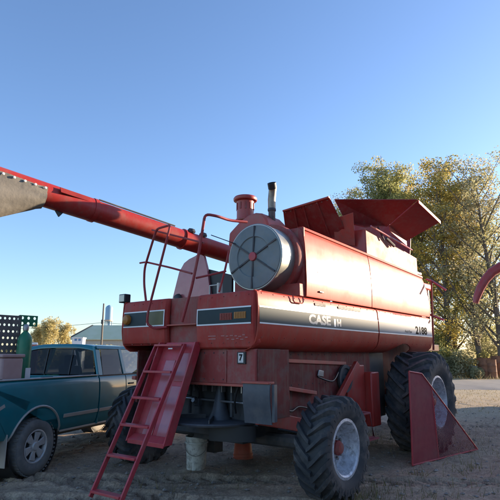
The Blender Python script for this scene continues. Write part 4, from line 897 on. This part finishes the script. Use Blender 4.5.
m = MB(); y = -(bulge(.95)+.003); m.prism([(-.80, y, .93), (-.68, y, .98), (-.70, y, 1.02), (-.82, y, .97)], (0, -.003, 0)); m.build('emblem', 'trim', truck)

# things in the truck bed
def tw_(x, y, z): v = troot+tv*x+Vector((-tv.y, tv.x, 0))*y; return (v.x, v.y, z)
def tloc(px, py, y):   # point of a pixel ray on the truck's local plane y=const
    r = Vector(ray(px, py)); lf = Vector((-tv.y, tv.x, 0)); t = (y+troot.dot(lf))/(r.dot(lf)); p = r*t; x = (p-troot).dot(tv); return (x, y, CAMH+r.z*t)
c0 = tloc(22, 372, -.55)
gc = empty('gas_cylinder', tw_(c0[0], -.55, .76), TA, 'tall dark green gas cylinder standing upright in the pickup bed', 'gas cylinder')
zt = tloc(22, 333, -.55)[2]-.76; rr = .105
m = MB(); m.lathe([(.02, .0), (rr-.01, .0), (rr, .02), (rr, zt-.12), (rr*.9, zt-.06), (rr*.6, zt-.01), (rr*.33, zt+.02), (rr*.33, zt+.04)], (0, 0, 0), (0, 0, 1), 24); m.build('body', 'green', gc)
m = MB(); m.lathe([(.02, zt+.04), (.04, zt+.04), (.045, zt+.1), (.03, zt+.13), (.01, zt+.135)], (0, 0, 0), (0, 0, 1), 14); m.build('valve_cap', 'steel', gc)
m = MB(); m.box(-.05, .05, -.108, -.1, zt*.42, zt*.58); m.build('sticker', 'white', gc)
def perforated(name, w, h, nx_, nz_, hole, root, m_):
    m = MB(); t = .012
    cw, ch = w/nx_, h/nz_
    for i in range(nx_):
        for j in range(nz_):
            x0, z0 = -w/2+i*cw, j*ch; cx, cz = x0+cw/2, z0+ch/2; o = [(x0, z0), (x0+cw, z0), (x0+cw, z0+ch), (x0, z0+ch)]; r_ = hole/2
            sq = [(x0, z0), (cx, z0), (x0+cw, z0), (x0+cw, cz), (x0+cw, z0+ch), (cx, z0+ch), (x0, z0+ch), (x0, cz)]
            ang = [-135, -90, -45, 0, 45, 90, 135, 180]; inn = [(cx+r_*math.cos(R(a)), cz+r_*math.sin(R(a))) for a in ang]
            vs = [(x, y, z) for y in (0, t) for (x, z) in sq+inn]; fs = []
            for k in range(8):
                n_ = (k+1) % 8; fs += [(k, n_, 8+n_, 8+k), (16+k, 24+k, 24+n_, 16+n_), (8+k, 8+n_, 24+n_, 24+k)]
            m.add(vs, fs)
    return m.build(name, m_, root)
p0 = tloc(7, 376, -.35); ph = tloc(7, 315, -.35)[2]-.80
ps = empty('perforated_sheet', tw_(p0[0]-.1, -.35, .8), TA-R(20), 'weathered perforated metal sheet upright in the pickup bed beside the green cylinder', 'metal sheet')
perforated('sheet', .42, ph, 6, 15, .04, ps, 'perf')
p1 = tloc(28, 321, -.35)
pp = empty('perforated_bracket', tw_(p1[0]-.02, -.38, .8), TA-R(20), 'dark green bent bracket with holes on a post behind the gas cylinder', 'bracket')
br = perforated('plate', .30, .17, 3, 2, .05, pp, 'green'); br.location.z = p1[2]-.80-.085
m = MB(); m.box(-.145, -.105, .013, .05, 0, p1[2]-.8+.08); m.build('post', 'dark', pp)
p2 = tloc(8, 367, -.62)
cr_ = empty('plastic_crate', tw_(p2[0]-.06, -.62, .76), TA, 'faded pink plastic tote in the pickup bed at the left edge', 'crate')
hh = tloc(8, 354, -.62)[2]-.76
m = MB(); m.box(-.2, .2, -.14, .14, 0, hh-.05); m.build('body', 'crate', cr_, .03); m = MB(); m.box(-.215, .215, -.155, .155, hh-.05, hh); m.build('lid', 'crate', cr_, .015)

# ================================================================== BUCKETS under the combine
bp = gw(196, 471)
bk = empty('dirty_bucket', (bp[0], bp[1], ground_h(np.array(bp[0]), np.array(bp[1])).item()-.005), 0, 'grimy white plastic bucket on the dirt beneath the combine rear', 'bucket')
m = MB(); m.lathe([(.01, 0), (.13, 0), (.137, .01), (.16, .44), (.165, .45), (.165, .47), (.155, .47), (.15, .44), (.125, .02), (.01, .015)], (0, 0, 0), (0, 0, 1), 28); m.build('body', 'bucket', bk)
m = MB(); m.lathe([(.163, .37), (.172, .375), (.172, .39), (.163, .395)], (0, 0, 0), (0, 0, 1), 28, close=True); m.build('rim_band', 'bucket', bk)
m = MB(); m.tube([(.172*math.cos(t), -.172*math.sin(t)*.5-.0-.09*math.sin(t), 0.385-.17*math.sin(t)) for t in np.linspace(0, math.pi, 13)], .004, 6); m.build('handle', 'steel', bk)
bp = gw(243, 458)
bk = empty('orange_bucket', (bp[0], bp[1], ground_h(np.array(bp[0]), np.array(bp[1])).item()-.005), 0, 'small orange bucket upside down under the combine behind the spreader', 'bucket')
m = MB(); m.lathe([(.165, 0), (.165, .03), (.158, .035), (.135, .27), (.125, .285), (.01, .285)], (0, 0, 0), (0, 0, 1), 28); m.build('body', 'orange', bk)
m = MB(); m.lathe([(.158, .06), (.164, .062), (.163, .08), (.156, .082)], (0, 0, 0), (0, 0, 1), 28, close=True); m.build('rim_band', 'orange', bk)

# ================================================================== TREES
def leaf_cloud(rng, centers, radii, n, size, flat=.75):
    k = len(centers); w = np.array([r**2.2 for r in radii]); w /= w.sum(); ci = rng.choice(k, n, p=w)
    d = rng.normal(size=(n, 3)); d /= np.linalg.norm(d, axis=1)[:, None]; rad = rng.random(n)**.45
    C = np.array(centers)[ci]; Rr = np.array(radii)[ci]
    p = C+d*(rad*Rr)[:, None]*np.array([1, 1, flat])
    nrm = rng.normal(size=(n, 3)); nrm /= np.linalg.norm(nrm, axis=1)[:, None]
    u = np.cross(nrm, rng.normal(size=(n, 3))); u /= np.linalg.norm(u, axis=1)[:, None]; v = np.cross(nrm, u)
    s = size*(.6+.8*rng.random(n))[:, None]
    q = np.stack([p-u*s*.5, p+v*s*.32, p+u*s*.5, p-v*s*.32], 1)
    return q.reshape(-1, 3)
def quads_mesh(name, V, m_):
    n = len(V)//4; me = bpy.data.meshes.new(name); me.vertices.add(len(V)); me.vertices.foreach_set('co', V.astype(np.float32).ravel())
    me.loops.add(len(V)); me.loops.foreach_set('vertex_index', np.arange(len(V), dtype=np.int32)); me.polygons.add(n)
    me.polygons.foreach_set('loop_start', np.arange(0, len(V), 4)); me.polygons.foreach_set('loop_total', np.full(n, 4)); me.update(); me.materials.append(M[m_]); return me
def limb_tree(seed, H, spread, n_leaf, leaf, m_, trunk_r, base=.22, nl=26, slender=1.0, cr=1.0):
    rg_ = np.random.default_rng(seed); m = MB(); cents = []; rads = []
    lean = rg_.normal(size=2)*.03*H
    def tp(t): return Vector((lean[0]*t*t+.25*math.sin(t*5+seed), lean[1]*t*t+.25*math.cos(t*4+seed)-.25, H*.92*t-.05*H*0))
    path = [tp(t) for t in np.linspace(0, 1, 9)]; path[0].z = -.2
    m.tube(path, [trunk_r*(1-.9*t)+.015 for t in np.linspace(0, 1, 9)], 9)
    for i in range(nl):
        t = base+(1-base)*(i+.5)/nl*.98; p = tp(t); an = i*2.4+rg_.random()*.9
        ln = spread*(.35+.65*math.sin(math.pi*min(1, (t-base)/(1-base)*.8+.16)))*(.65+.4*rg_.random()); rise = ln*(.45+.5*rg_.random())*slender
        q = p+Vector((math.cos(an)*ln, math.sin(an)*ln, rise)); mid = p.lerp(q, .5)+Vector((0, 0, -.08*ln))
        r0 = trunk_r*(1-.85*t)*.5+.012
        m.tube([p, mid, q], [r0, r0*.6, .012], 6)
        for k in range(4):
            tt = .3+.65*k/3; c = p.lerp(q, tt)+Vector(rg_.normal(size=3)*.22*ln*.6); cents.append(tuple(c)); rads.append(cr*(.42+.5*rg_.random())*spread*.40)
            if k < 3:
                m.tube([p.lerp(q, tt*.8), c], [r0*.45, .008], 5)
    for t_ in (.7, .78, .85, .91, .96):
        c_ = tp(t_); cents.append((c_.x, c_.y, c_.z+.2)); rads.append(spread*(.42-.2*(t_-.7)/.3))
    V = leaf_cloud(rg_, cents, rads, n_leaf, leaf)
    return m, quads_mesh('crown', V, m_)
def make_tree(name, spec): 
    m, crown = limb_tree(**spec); root = empty(name, (0, 0, 0)); m.build('trunk', 'bark', root)
    c = bpy.data.objects.new('crown', crown); col.objects.link(c); c.parent = root; return root
protos = {
 'a': make_tree('cottonwood_tree', dict(seed=3, H=17, spread=3.0, n_leaf=21000, leaf=.15, m_='leaf_green', trunk_r=.24, base=.12, nl=36, slender=2.0, cr=.82)),
 'b': make_tree('cottonwood_tree', dict(seed=11, H=18, spread=2.8, n_leaf=19000, leaf=.145, m_='leaf_gold', trunk_r=.24, base=.13, nl=38, slender=2.1, cr=.82)),
 'c': make_tree('cottonwood_tree', dict(seed=23, H=16, spread=3.0, n_leaf=13000, leaf=.14, m_='leaf_brown', trunk_r=.2, base=.12, nl=36, slender=2.0, cr=.85)),
}
used = set()
def place_tree(kind, px, Y, top_py, label, group, rz=0, sxy=1.0):
    r = ray(px, 380); x = r[0]/r[1]*Y
    ztop = at(px, top_py, Y)[2]; H = {'a': 17, 'b': 18, 'c': 16, 'y': 6}[kind]
    o = protos[kind] if kind not in used else copy_tree(protos[kind]); used.add(kind)
    s = ztop/H; o.location = (x, Y, 0); o.rotation_euler = (0, 0, rz); o.scale = (s*sxy, s*sxy, s); tag(o, label, 'tree', group); return o
GR = 'autumn trees beyond the road'
place_tree('a', 372, 46, 170, 'green gold tree rising behind the grain tank flap', GR, .3, 1.05)
place_tree('a', 405, 43, 163, 'tall green tree just right of the grain tank flap', GR, 2.1, 1.0)
place_tree('b', 452, 41, 158, 'tallest tree with a golden yellow top right of the combine', GR, 4.0, 1.15)
place_tree('a', 432, 47, 200, 'shorter dense green tree behind the gold topped tree', GR, 5.0, 1.25)
place_tree('c', 478, 40, 178, 'thin leafed brown green tree left of the right picture edge', GR, 1.0, 1.1)
place_tree('c', 503, 38, 162, 'sparse brown tree with dark trunk cut by the right picture edge', GR, 3.3, 1.2)
place_tree('c', 345, 50, 205, 'low olive tree hidden mostly behind the combine engine panel', GR, .7, 1.1)
place_tree('c', 462, 48, 210, 'background olive tree filling gaps behind the gold topped tree', GR, 5.3, 1.3)
place_tree('b', 422, 50, 178, 'slim gold green tree between the taller two right of the flap', GR, 1.9, 1.0)
place_tree('a', 492, 46, 190, 'green tree showing behind the sparse trees at the right edge', GR, 3.9, 1.1)
place_tree('c', 388, 49, 185, 'olive tree top between the two trees above the tank flap', GR, 2.9, 1.1)
protos['y'] = make_tree('yellow_tree', dict(seed=31, H=6, spread=2.6, n_leaf=5000, leaf=.28, m_='leaf_yellow', trunk_r=.16, base=.25, nl=14, cr=1.25))
GY = 'small yellow trees in the distance'
place_tree('y', 46, 95, 323, 'bright yellow round tree left of the green roof in the distance', GY, 0, .55)
place_tree('y', 60, 100, 327, 'dull yellow tree right of the brightest yellow tree', GY, 2, .62)
place_tree('y', 36, 100, 328, 'distant yellow tree right behind the green bracket', GY, 1, .62)
# shrubs
def shrub(name, pos, H, W, n, leaf, m_, label, group, seed):
    rg_ = np.random.default_rng(seed); root = empty(name, pos, 0, label, 'shrub', group); m = MB(); cents = []; rads = []
    for i in range(14):
        an = rg_.random()*6.28; ln = W*.5*rg_.random(); q = Vector((math.cos(an)*ln, math.sin(an)*ln, H*(.45+.5*rg_.random())))
        m.tube([(q.x*.15, q.y*.15, -.05), (q.x*.6, q.y*.6, q.z*.5), q], [.03, .018, .006], 5); cents.append((q.x, q.y, q.z*.8)); rads.append(W*.22*(.6+.6*rg_.random())); cents.append((q.x*.8, q.y*.8, q.z*.4)); rads.append(W*.2)
    m.build('stems', 'bark', root)
    V = leaf_cloud(rg_, cents, rads, n, leaf, .9); V[:, 2] = np.maximum(V[:, 2], .02)
    o = bpy.data.objects.new('foliage', quads_mesh('foliage', V, m_)); col.objects.link(o); o.parent = root; return root
GS = 'scrub beside the road'
for i, (px, Y, h_, w_, mm, lab) in enumerate([
    (452, 38.5, 2.0, 2.8, 'leaf_brown', 'grey green scrub bush right behind the front wheel'),
    (466, 40, 2.3, 2.6, 'leaf_green', 'green scrub bush between the front wheel and the rusty tank'),
    (477, 37.5, .8, 1.3, 'leaf_brown', 'low brown bush left of the rusty tank'),
    (502, 41, 3.2, 4, 'leaf_brown', 'brown bush behind the rusty tank at the right edge'),
    (440, 42, 4.2, 4.6, 'leaf_green', 'tall green bush behind the combine front corner'),
    (400, 44, 4, 5, 'leaf_brown', 'brown scrub hidden behind the front wheel'),
    (420, 40, 3, 4, 'leaf_green', 'green scrub behind the combine underside'),
    (488, 45, 5, 5, 'leaf_brown', 'broad olive bush under the thin trees')]):
    r = ray(px, 378); shrub('roadside_shrub', (r[0]/r[1]*Y, Y, 0), h_, w_, 5500, .17, mm, lab, GS, 60+i)
# far tree line and yard brush as masses
rg_ = np.random.default_rng(5); cents = []; rads = []
for i in range(150):
    x = -260+i*4+rg_.normal()*2; y = 150+rg_.normal()*14; h_ = 2.0+1.6*rg_.random()+1.2*math.sin(i*.35)
    cents.append((x, y, h_*.5)); rads.append(h_*.75); cents.append((x+1, y, h_*.9)); rads.append(h_*.5)
V = leaf_cloud(rg_, cents, rads, 52000, .6); V[:, 2] = np.maximum(V[:, 2], 0)
o = bpy.data.objects.new('far_treeline', quads_mesh('far_treeline', V, 'leaf_brown')); col.objects.link(o)
tag(o, 'low olive brown belt of distant brush along the horizon', 'brush', kind='stuff')
GB = 'brush in front of the green roofed building'
for i, (px, Y, h_) in enumerate([(50, 66, 2.6), (66, 70, 2.7), (88, 68, 2.6), (97, 72, 2.9), (112, 70, 2.9), (124, 66, 3.0), (35, 60, 2.5), (20, 64, 2.5), (8, 62, 2.7)]):
    r = ray(px, 352); shrub('yard_shrub', (r[0]/r[1]*Y, Y, 0), h_, 5.0, 2600, .3, 'leaf_brown' if i % 3 else 'leaf_green',
        ['brown brush below the yellow trees', 'brush left of the small white shed', 'olive brush below the green roof ridge', 'olive brush at the foot of the utility pole', 'brush below the water tower', 'brush beside the combine far hood', 'grey brush behind the green cylinder', 'brush behind the perforated sheet', 'brush at the left picture edge'][i], GB, 90+i)

# ================================================================== BACKGROUND THINGS
# green roofed barn
Yb = 118; xl = at(71, 340, Yb)[0]; xr = at(135, 340, Yb)[0]; zr = at(85, 326, Yb)[2]; ze = at(72, 338.5, Yb)[2]
xg = at(85, 326, Yb)[0]
barn = empty('green_roofed_barn', ((xl+xr)/2, Yb+6, 0), 0, 'long low building with olive green roof below the water tower', 'building')
cx0 = (xl+xr)/2
m = MB(); m.box(xl+.6-cx0, xr+4-cx0, -7, 7, 0, ze-.2); m.build('wall', 'barnwall', barn)
m = MB(); m.prism([(xl-cx0, -7.6, ze-.3), (xl+1-cx0, 7.6, ze-.3), (xg+1.5-cx0, 0, zr+.3)], (.02, 0, 0)); m.build('gable', 'barnwall', barn)
for s in (-1, 1):
    m = MB(); g = [[(x, s*7.8*(1-t), ze-.35+(zr+.4-ze+.35)*t) for t in (0, 1)] for x in np.linspace(xg-cx0-(.0), xr+5-cx0, 12)]
    g[0] = [(xl-cx0-.2, s*7.8, ze-.35), (xg-cx0, 0, zr+.4)]
    m.sheet(g, (0, 0, .12)); rf = m.build('roof', 'barnroof', barn)
    m = MB(); m.tube([(xl-cx0-.3, s*7.9, ze-.3), (xg-cx0-.1, 0, zr+.45)], .22, 6); m.build('fascia', 'black', rf)
for k in range(5):
    m = MB(); x = xl+4+k*3-cx0; m.box(x, x+1.4, -7.06, -7.0, 1.4, 2.8); w_ = m.build('window', 'winblue', barn)
# water tower
Yw = 330; px0 = 109
b0 = at(px0, 313, Yw); zt_ = at(px0, 305, Yw)[2]; zl = at(px0, 321, Yw)[2]; rw_ = (at(112.6, 313, Yw)[0]-at(105.4, 313, Yw)[0])/2
wt = empty('water_tower', (b0[0], Yw, 0), 0, 'pale blue water tower on legs in the far distance', 'water tower')
hT = zt_-zl
m = MB(); m.lathe([(rw_*.3, -rw_*.25), (rw_, 0), (rw_, hT*.82), (rw_*.7, hT*.93), (.3, hT)], (0, 0, zl), (0, 0, 1), 28); m.build('tank', 'tower', wt)
m = MB(); m.lathe([(rw_*1.05, 0), (rw_*1.2, 0), (rw_*1.2, 1.0), (rw_*1.05, 1.0)], (0, 0, zl-.3), (0, 0, 1), 28, close=True); m.build('balcony', 'tan', wt)
for k in range(6):
    an = k*math.pi/3+.2; m = MB(); m.tube([(rw_*1.15*math.cos(an), rw_*1.15*math.sin(an), 0), (rw_*.9*math.cos(an), rw_*.9*math.sin(an), zl)], .28, 8); m.build('leg', 'tower', wt)
m = MB(); m.tube([(0, 0, 0), (0, 0, zl)], .7, 12); m.build('riser', 'tower', wt)
# utility pole with wires
Yp = 74; b0 = at(101.3, 345, Yp); zt_ = at(101.3, 303.5, Yp)[2]
po = empty('utility_pole', (b0[0], Yp, 0), 0, 'thin wooden utility pole left of the water tower', 'pole')
m = MB(); m.tube([(0, 0, 0), (0, 0, zt_)], [.17, .11], 8); m.build('post', 'wood', po)
m = MB(); m.box(-.16, .16, -.3, -.05, zt_-3.0, zt_-2.4); m.build('transformer', 'dark', po, .03)
for z in (zt_-2.8,):
    m = MB(); m.tube([(-30+3*i, 0, z-.9*math.sin(math.pi*i/10)) for i in range(11)], .025, 4); m.build('wire', 'black', po); m = MB(); m.tube([(4*i, 2*i, z+.6*i/10*0-.7*math.sin(math.pi*i/10)) for i in range(11)], .025, 4); m.build('wire', 'black', po)
# small white shed with blue windows
Ys = 62; b0 = at(79, 341, Ys); zt_ = at(79, 337.5, Ys)[2]
sh = empty('white_shed', (b0[0], Ys, 0), .1, 'tiny white shed with blue windows above the truck roof', 'shed')
m = MB(); m.box(-.6, .6, -.8, .8, 0, zt_-.1); m.build('wall', 'offwhite', sh)
m = MB(); m.box(-.68, .68, -.9, .9, zt_-.1, zt_); m.build('roof', 'offwhite', sh)
for x in (-.35, .1):
    m = MB(); m.box(x, x+.28, -.83, -.8, zt_-.42, zt_-.17); m.build('window', 'winblue', sh)
# red machine parts behind the cylinder
pr = at(32, 345, 30)
rm_ = empty('red_implement', (pr[0], 30, 0), .3, 'small red farm implement far behind the green cylinder', 'implement')
m = MB(); m.box(-.35, .35, -.3, .3, .5, pr[2]); m.build('hopper', 'red_old', rm_, .05)
for x in (-.3, .3):
    m = MB(); m.tube([(x, 0, 0), (x*.8, 0, .55)], .04, 6); m.build('leg', 'red_dirty', rm_)
m = MB(); m.box(-.3, .3, -.25, .25, pr[2]+.012, pr[2]+.14); m.build('lid', 'offwhite', rm_, .02)
# rusty tanks by the road
def rusty(px, Y, w_, h_, label, seed):
    r = ray(px, 378); root = empty('rusty_tank', (r[0]/r[1]*Y, Y, 0), seed*.5, label, 'tank', 'rusty tanks beside the road')
    m = MB(); m.lathe([(.02, 0), (w_, 0), (w_, .08), (w_*.97, .1), (w_*.97, h_*.33), (w_*1.01, h_*.35), (w_*.97, h_*.37), (w_*.97, h_*.66), (w_*1.01, h_*.68), (w_*.97, h_*.7), (w_*.97, h_-.04), (w_, h_-.02), (w_, h_), (w_*.9, h_-.03), (.02, h_-.03)], (0, 0, 0), (0, 0, 1), 28); m.build('body', 'rust', root)
    m = MB(); m.lathe([(.01, 0), (.12, 0), (.12, .05), (.01, .05)], (w_*.5, 0, h_-.03), (0, 0, 1), 12); m.build('cap', 'rust', root)
rusty(485, 38, .5, 1.45, 'dark rusty upright tank beside the road left of its brighter neighbour', 1)
rusty(492.5, 37.6, .36, 1.35, 'bright orange rusted drum between two darker tanks by the road', 2)
rusty(500, 38.4, .5, 1.6, 'dark rusty tank cut by the right picture edge', 3)
r = ray(474, 378); ut = empty('blue_grey_drum', (r[0]/r[1]*38, 38, 0), 0, 'small blue grey drum in the weeds left of the rusty tanks', 'drum')
m = MB(); m.lathe([(.02, 0), (.3, 0), (.3, .25), (.315, .27), (.3, .29), (.3, .55), (.315, .57), (.3, .59), (.3, .86), (.28, .85), (.02, .84)], (0, 0, 0), (0, 0, 1), 24); m.build('body', 'bluegrey', ut); m = MB(); m.lathe([(.01, .84), (.05, .84), (.05, .88), (.01, .88)], (.15, 0, 0), (0, 0, 1), 10); m.build('bung', 'bluegrey', ut)
# curved red discharge spout at the right edge
Yr = 17
hoop = empty('red_spout', (at(505, 290, Yr)[0], Yr, 0), 0, 'curved dark red spout arching in front of the trees at the right edge', 'spout')
bx0 = at(505, 290, Yr)[0]
pts = [Vector(at(px, py, Yr))-Vector((bx0, Yr, 0)) for (px, py) in [(475.5, 303), (477, 297), (480, 289), (485, 280), (492, 272), (501, 266.5), (512, 264.5), (524, 268), (534, 277), (540, 290), (543, 310)]]
m = MB(); n_ = len(pts)
for i in range(n_-1): pass
g = [[p+Vector((0, y_, 0)) for y_ in (-.14, .14)] for p in pts]
m.tube(pts, [.09, .12, .14, .15, .16, .165, .165, .165, .165, .165, .165], 12); m.build('spout_arm', 'red', hoop)
m = MB(); m.tube([pts[-1], Vector((pts[-1].x+.05, 0, 1.2)), Vector((pts[-1].x+.05, 0, 0))], .17, 12); m.build('spout_riser', 'red', hoop)
m = MB(); m.box(pts[-1].x-.6, pts[-1].x+1.2, -.6, .6, .3, 1.2); m.build('spout_body', 'red_old', hoop, .05)
for x in (-.3, .9):
    for s in (-.75, .62):
        m = MB(); m.lathe([(.05, 0), (.3, 0), (.33, .04), (.33, .1), (.3, .13), (.05, .13)], (pts[-1].x+x, s, .33), (0, 1, 0), 20); m.build('wheel', 'rubber', hoop)
# unseen shed added to the right, shaped to keep low sun off the ground
nrm = Vector((.784, -.621, 0)); dv = Vector((D2[0], D2[1], 0))
tanE = math.tan(SUN_EL); sh_s = Vector((math.sin(SUN_AZ), math.cos(SUN_AZ), 0)).dot(nrm)
q = 9.5; EAVE = 2.16+q/sh_s*tanE
e_mid = Vector((.07, 5.9, 0))+nrm*q
def endk(c):    # position along the eave whose shadow line passes c
    cv = Vector((-math.cos(SUN_AZ), math.sin(SUN_AZ), 0)); return (c-e_mid.dot(cv))/dv.dot(cv)
k1 = endk(11.2); k0 = endk(-9)
shed = empty('sun_block_shed', e_mid+dv*(k0+k1)/2+nrm*4, math.atan2(D2[1], D2[0]), 'added unseen off-white shed blocking the low sun right of the yard', 'building')
hl_ = (k1-k0)/2
m = MB(); m.box(-hl_, hl_, -7.95+4, 4, 0, EAVE-.02) if False else m.box(-hl_+.1, hl_-.1, -3.9, 3.9, 0, EAVE-.06); m.build('wall', 'offwhite', shed)  # wall kept off-white so it bounces some light back
for s in (-1, 1):
    m = MB(); m.sheet([[(x, s*4.0*(1-t), EAVE-.05+.5*t) for t in (0, 1)] for x in (-hl_, hl_)], (0, 0, .05)); m.build('roof', 'barnroof', shed)
m = MB(); m.box(-3, 1, 3.9, 3.95, 0, min(4, EAVE-.5)); m.build('door', 'dark', shed)

# ================================================================== GROUND LITTER
rg_ = np.random.default_rng(77)
n = 13000; x = rg_.uniform(-7, 12, n); y = 4.6+13*rg_.random(n)**1.5; z = ground_h(x, y)+.008
an = rg_.random(n)*6.283; ln = .02+.07*rg_.random(n)**2; dx, dy = np.cos(an)*ln, np.sin(an)*ln; wx, wy = -np.sin(an)*.0028, np.cos(an)*.0028; dz = rg_.normal(size=n)*.012
V = np.stack([np.stack([x-dx-wx, y-dy-wy, z-dz], 1), np.stack([x+dx-wx, y+dy-wy, z+dz], 1), np.stack([x+dx+wx, y+dy+wy, z+dz+.002], 1), np.stack([x-dx+wx, y-dy+wy, z-dz+.002], 1)], 1).reshape(-1, 3)
o = bpy.data.objects.new('straw_litter', quads_mesh('straw_litter', V, 'twine')); col.objects.link(o); tag(o, 'scattered straw bits on the dirt yard', 'straw', kind='stuff')
n = 9000; vs = []; fs = []; m = MB()
x = rg_.uniform(-7, 12, n); y = 4.6+12*rg_.random(n)**1.4; z = ground_h(x, y)
oc = np.array([(1, 0, 0), (0, 1, 0), (-1, 0, 0), (0, -1, 0), (0, 0, 1), (0, 0, -1)], float); of = [(0, 1, 4), (1, 2, 4), (2, 3, 4), (3, 0, 4), (1, 0, 5), (2, 1, 5), (3, 2, 5), (0, 3, 5)]
for i in range(n):
    s = .006+.036*rg_.random()**5; j = oc*(s*(.7+.6*rg_.random((6, 3))))*np.array([1, 1, .65]); vs.append(j+np.array([x[i], y[i], z[i]+s*.2])); fs += [tuple(k+6*i for k in f) for f in of]
me = bpy.data.meshes.new('pebbles'); me.from_pydata(np.concatenate(vs).tolist(), [], fs); me.materials.append(M['stone']); o = bpy.data.objects.new('pebbles', me); col.objects.link(o); tag(o, 'small clods and pebbles strewn over the dirt', 'pebbles', kind='stuff')
# grass blades: weeds by the wheels, dry verge near the road
def blades(name, label, x, y, h_, m_, w=.006):
    n = len(x); z = ground_h(x, y); an = rg_.random(n)*6.283; lean = rg_.normal(size=(n, 2))*.4*h_[:, None]; wx, wy = np.cos(an)*w, np.sin(an)*w
    V = np.stack([np.stack([x-wx, y-wy, z-.01], 1), np.stack([x+wx, y+wy, z-.01], 1), np.stack([x+lean[:, 0]+wx*.2, y+lean[:, 1]+wy*.2, z+h_], 1), np.stack([x+lean[:, 0]-wx*.2, y+lean[:, 1]-wy*.2, z+h_], 1)], 1).reshape(-1, 3)
    o = bpy.data.objects.new(name, quads_mesh(name, V, m_)); col.objects.link(o); tag(o, label, 'grass', kind='stuff')
xs = []; ys = []
for (cx, cy, sp_, k) in [(1.15, 6.15, .16, 130), (1.5, 6.5, .2, 90), (2.0, 6.3, .4, 120), (3.6, 7.6, .6, 150), (5.2, 8.5, .8, 200), (3.9, 9.9, .5, 120), (-.9, 7.0, .5, 60), (6.5, 11, 1.2, 300), (2.5, 10.5, .8, 150)]:
    xs.append(cx+rg_.normal(size=k)*sp_); ys.append(cy+rg_.normal(size=k)*sp_)
for (cx, cy) in [(1.35, 6.35), (1.0, 5.85), (2.3, 7.4), (3.3, 8.0), (4.6, 8.7), (3.0, 9.3), (-3.5, 6.7), (5.8, 9.5)]:
    xs.append(cx+rg_.normal(size=26)*.09); ys.append(cy+rg_.normal(size=26)*.09)
x = np.concatenate(xs); y = np.concatenate(ys); blades('weed_tufts', 'thin weeds and grass sprouting from the dirt by the wheels', x, y, .04+.13*rg_.random(len(x))**2, 'weed', .005)
x = rg_.uniform(-40, 50, 26000); y = rg_.uniform(15, 25.4, 26000); blades('dry_verge_grass', 'short dry grass on the sunlit verge before the road', x, y, .02+.07*rg_.random(len(x))**2, 'grass', .012)
x = rg_.uniform(-60, 60, 24000); y = rg_.uniform(35.6, 44, 24000); blades('roadside_grass', 'pale dry grass beyond the road', x, y, .08+.3*rg_.random(len(x))**2, 'grass', .02)
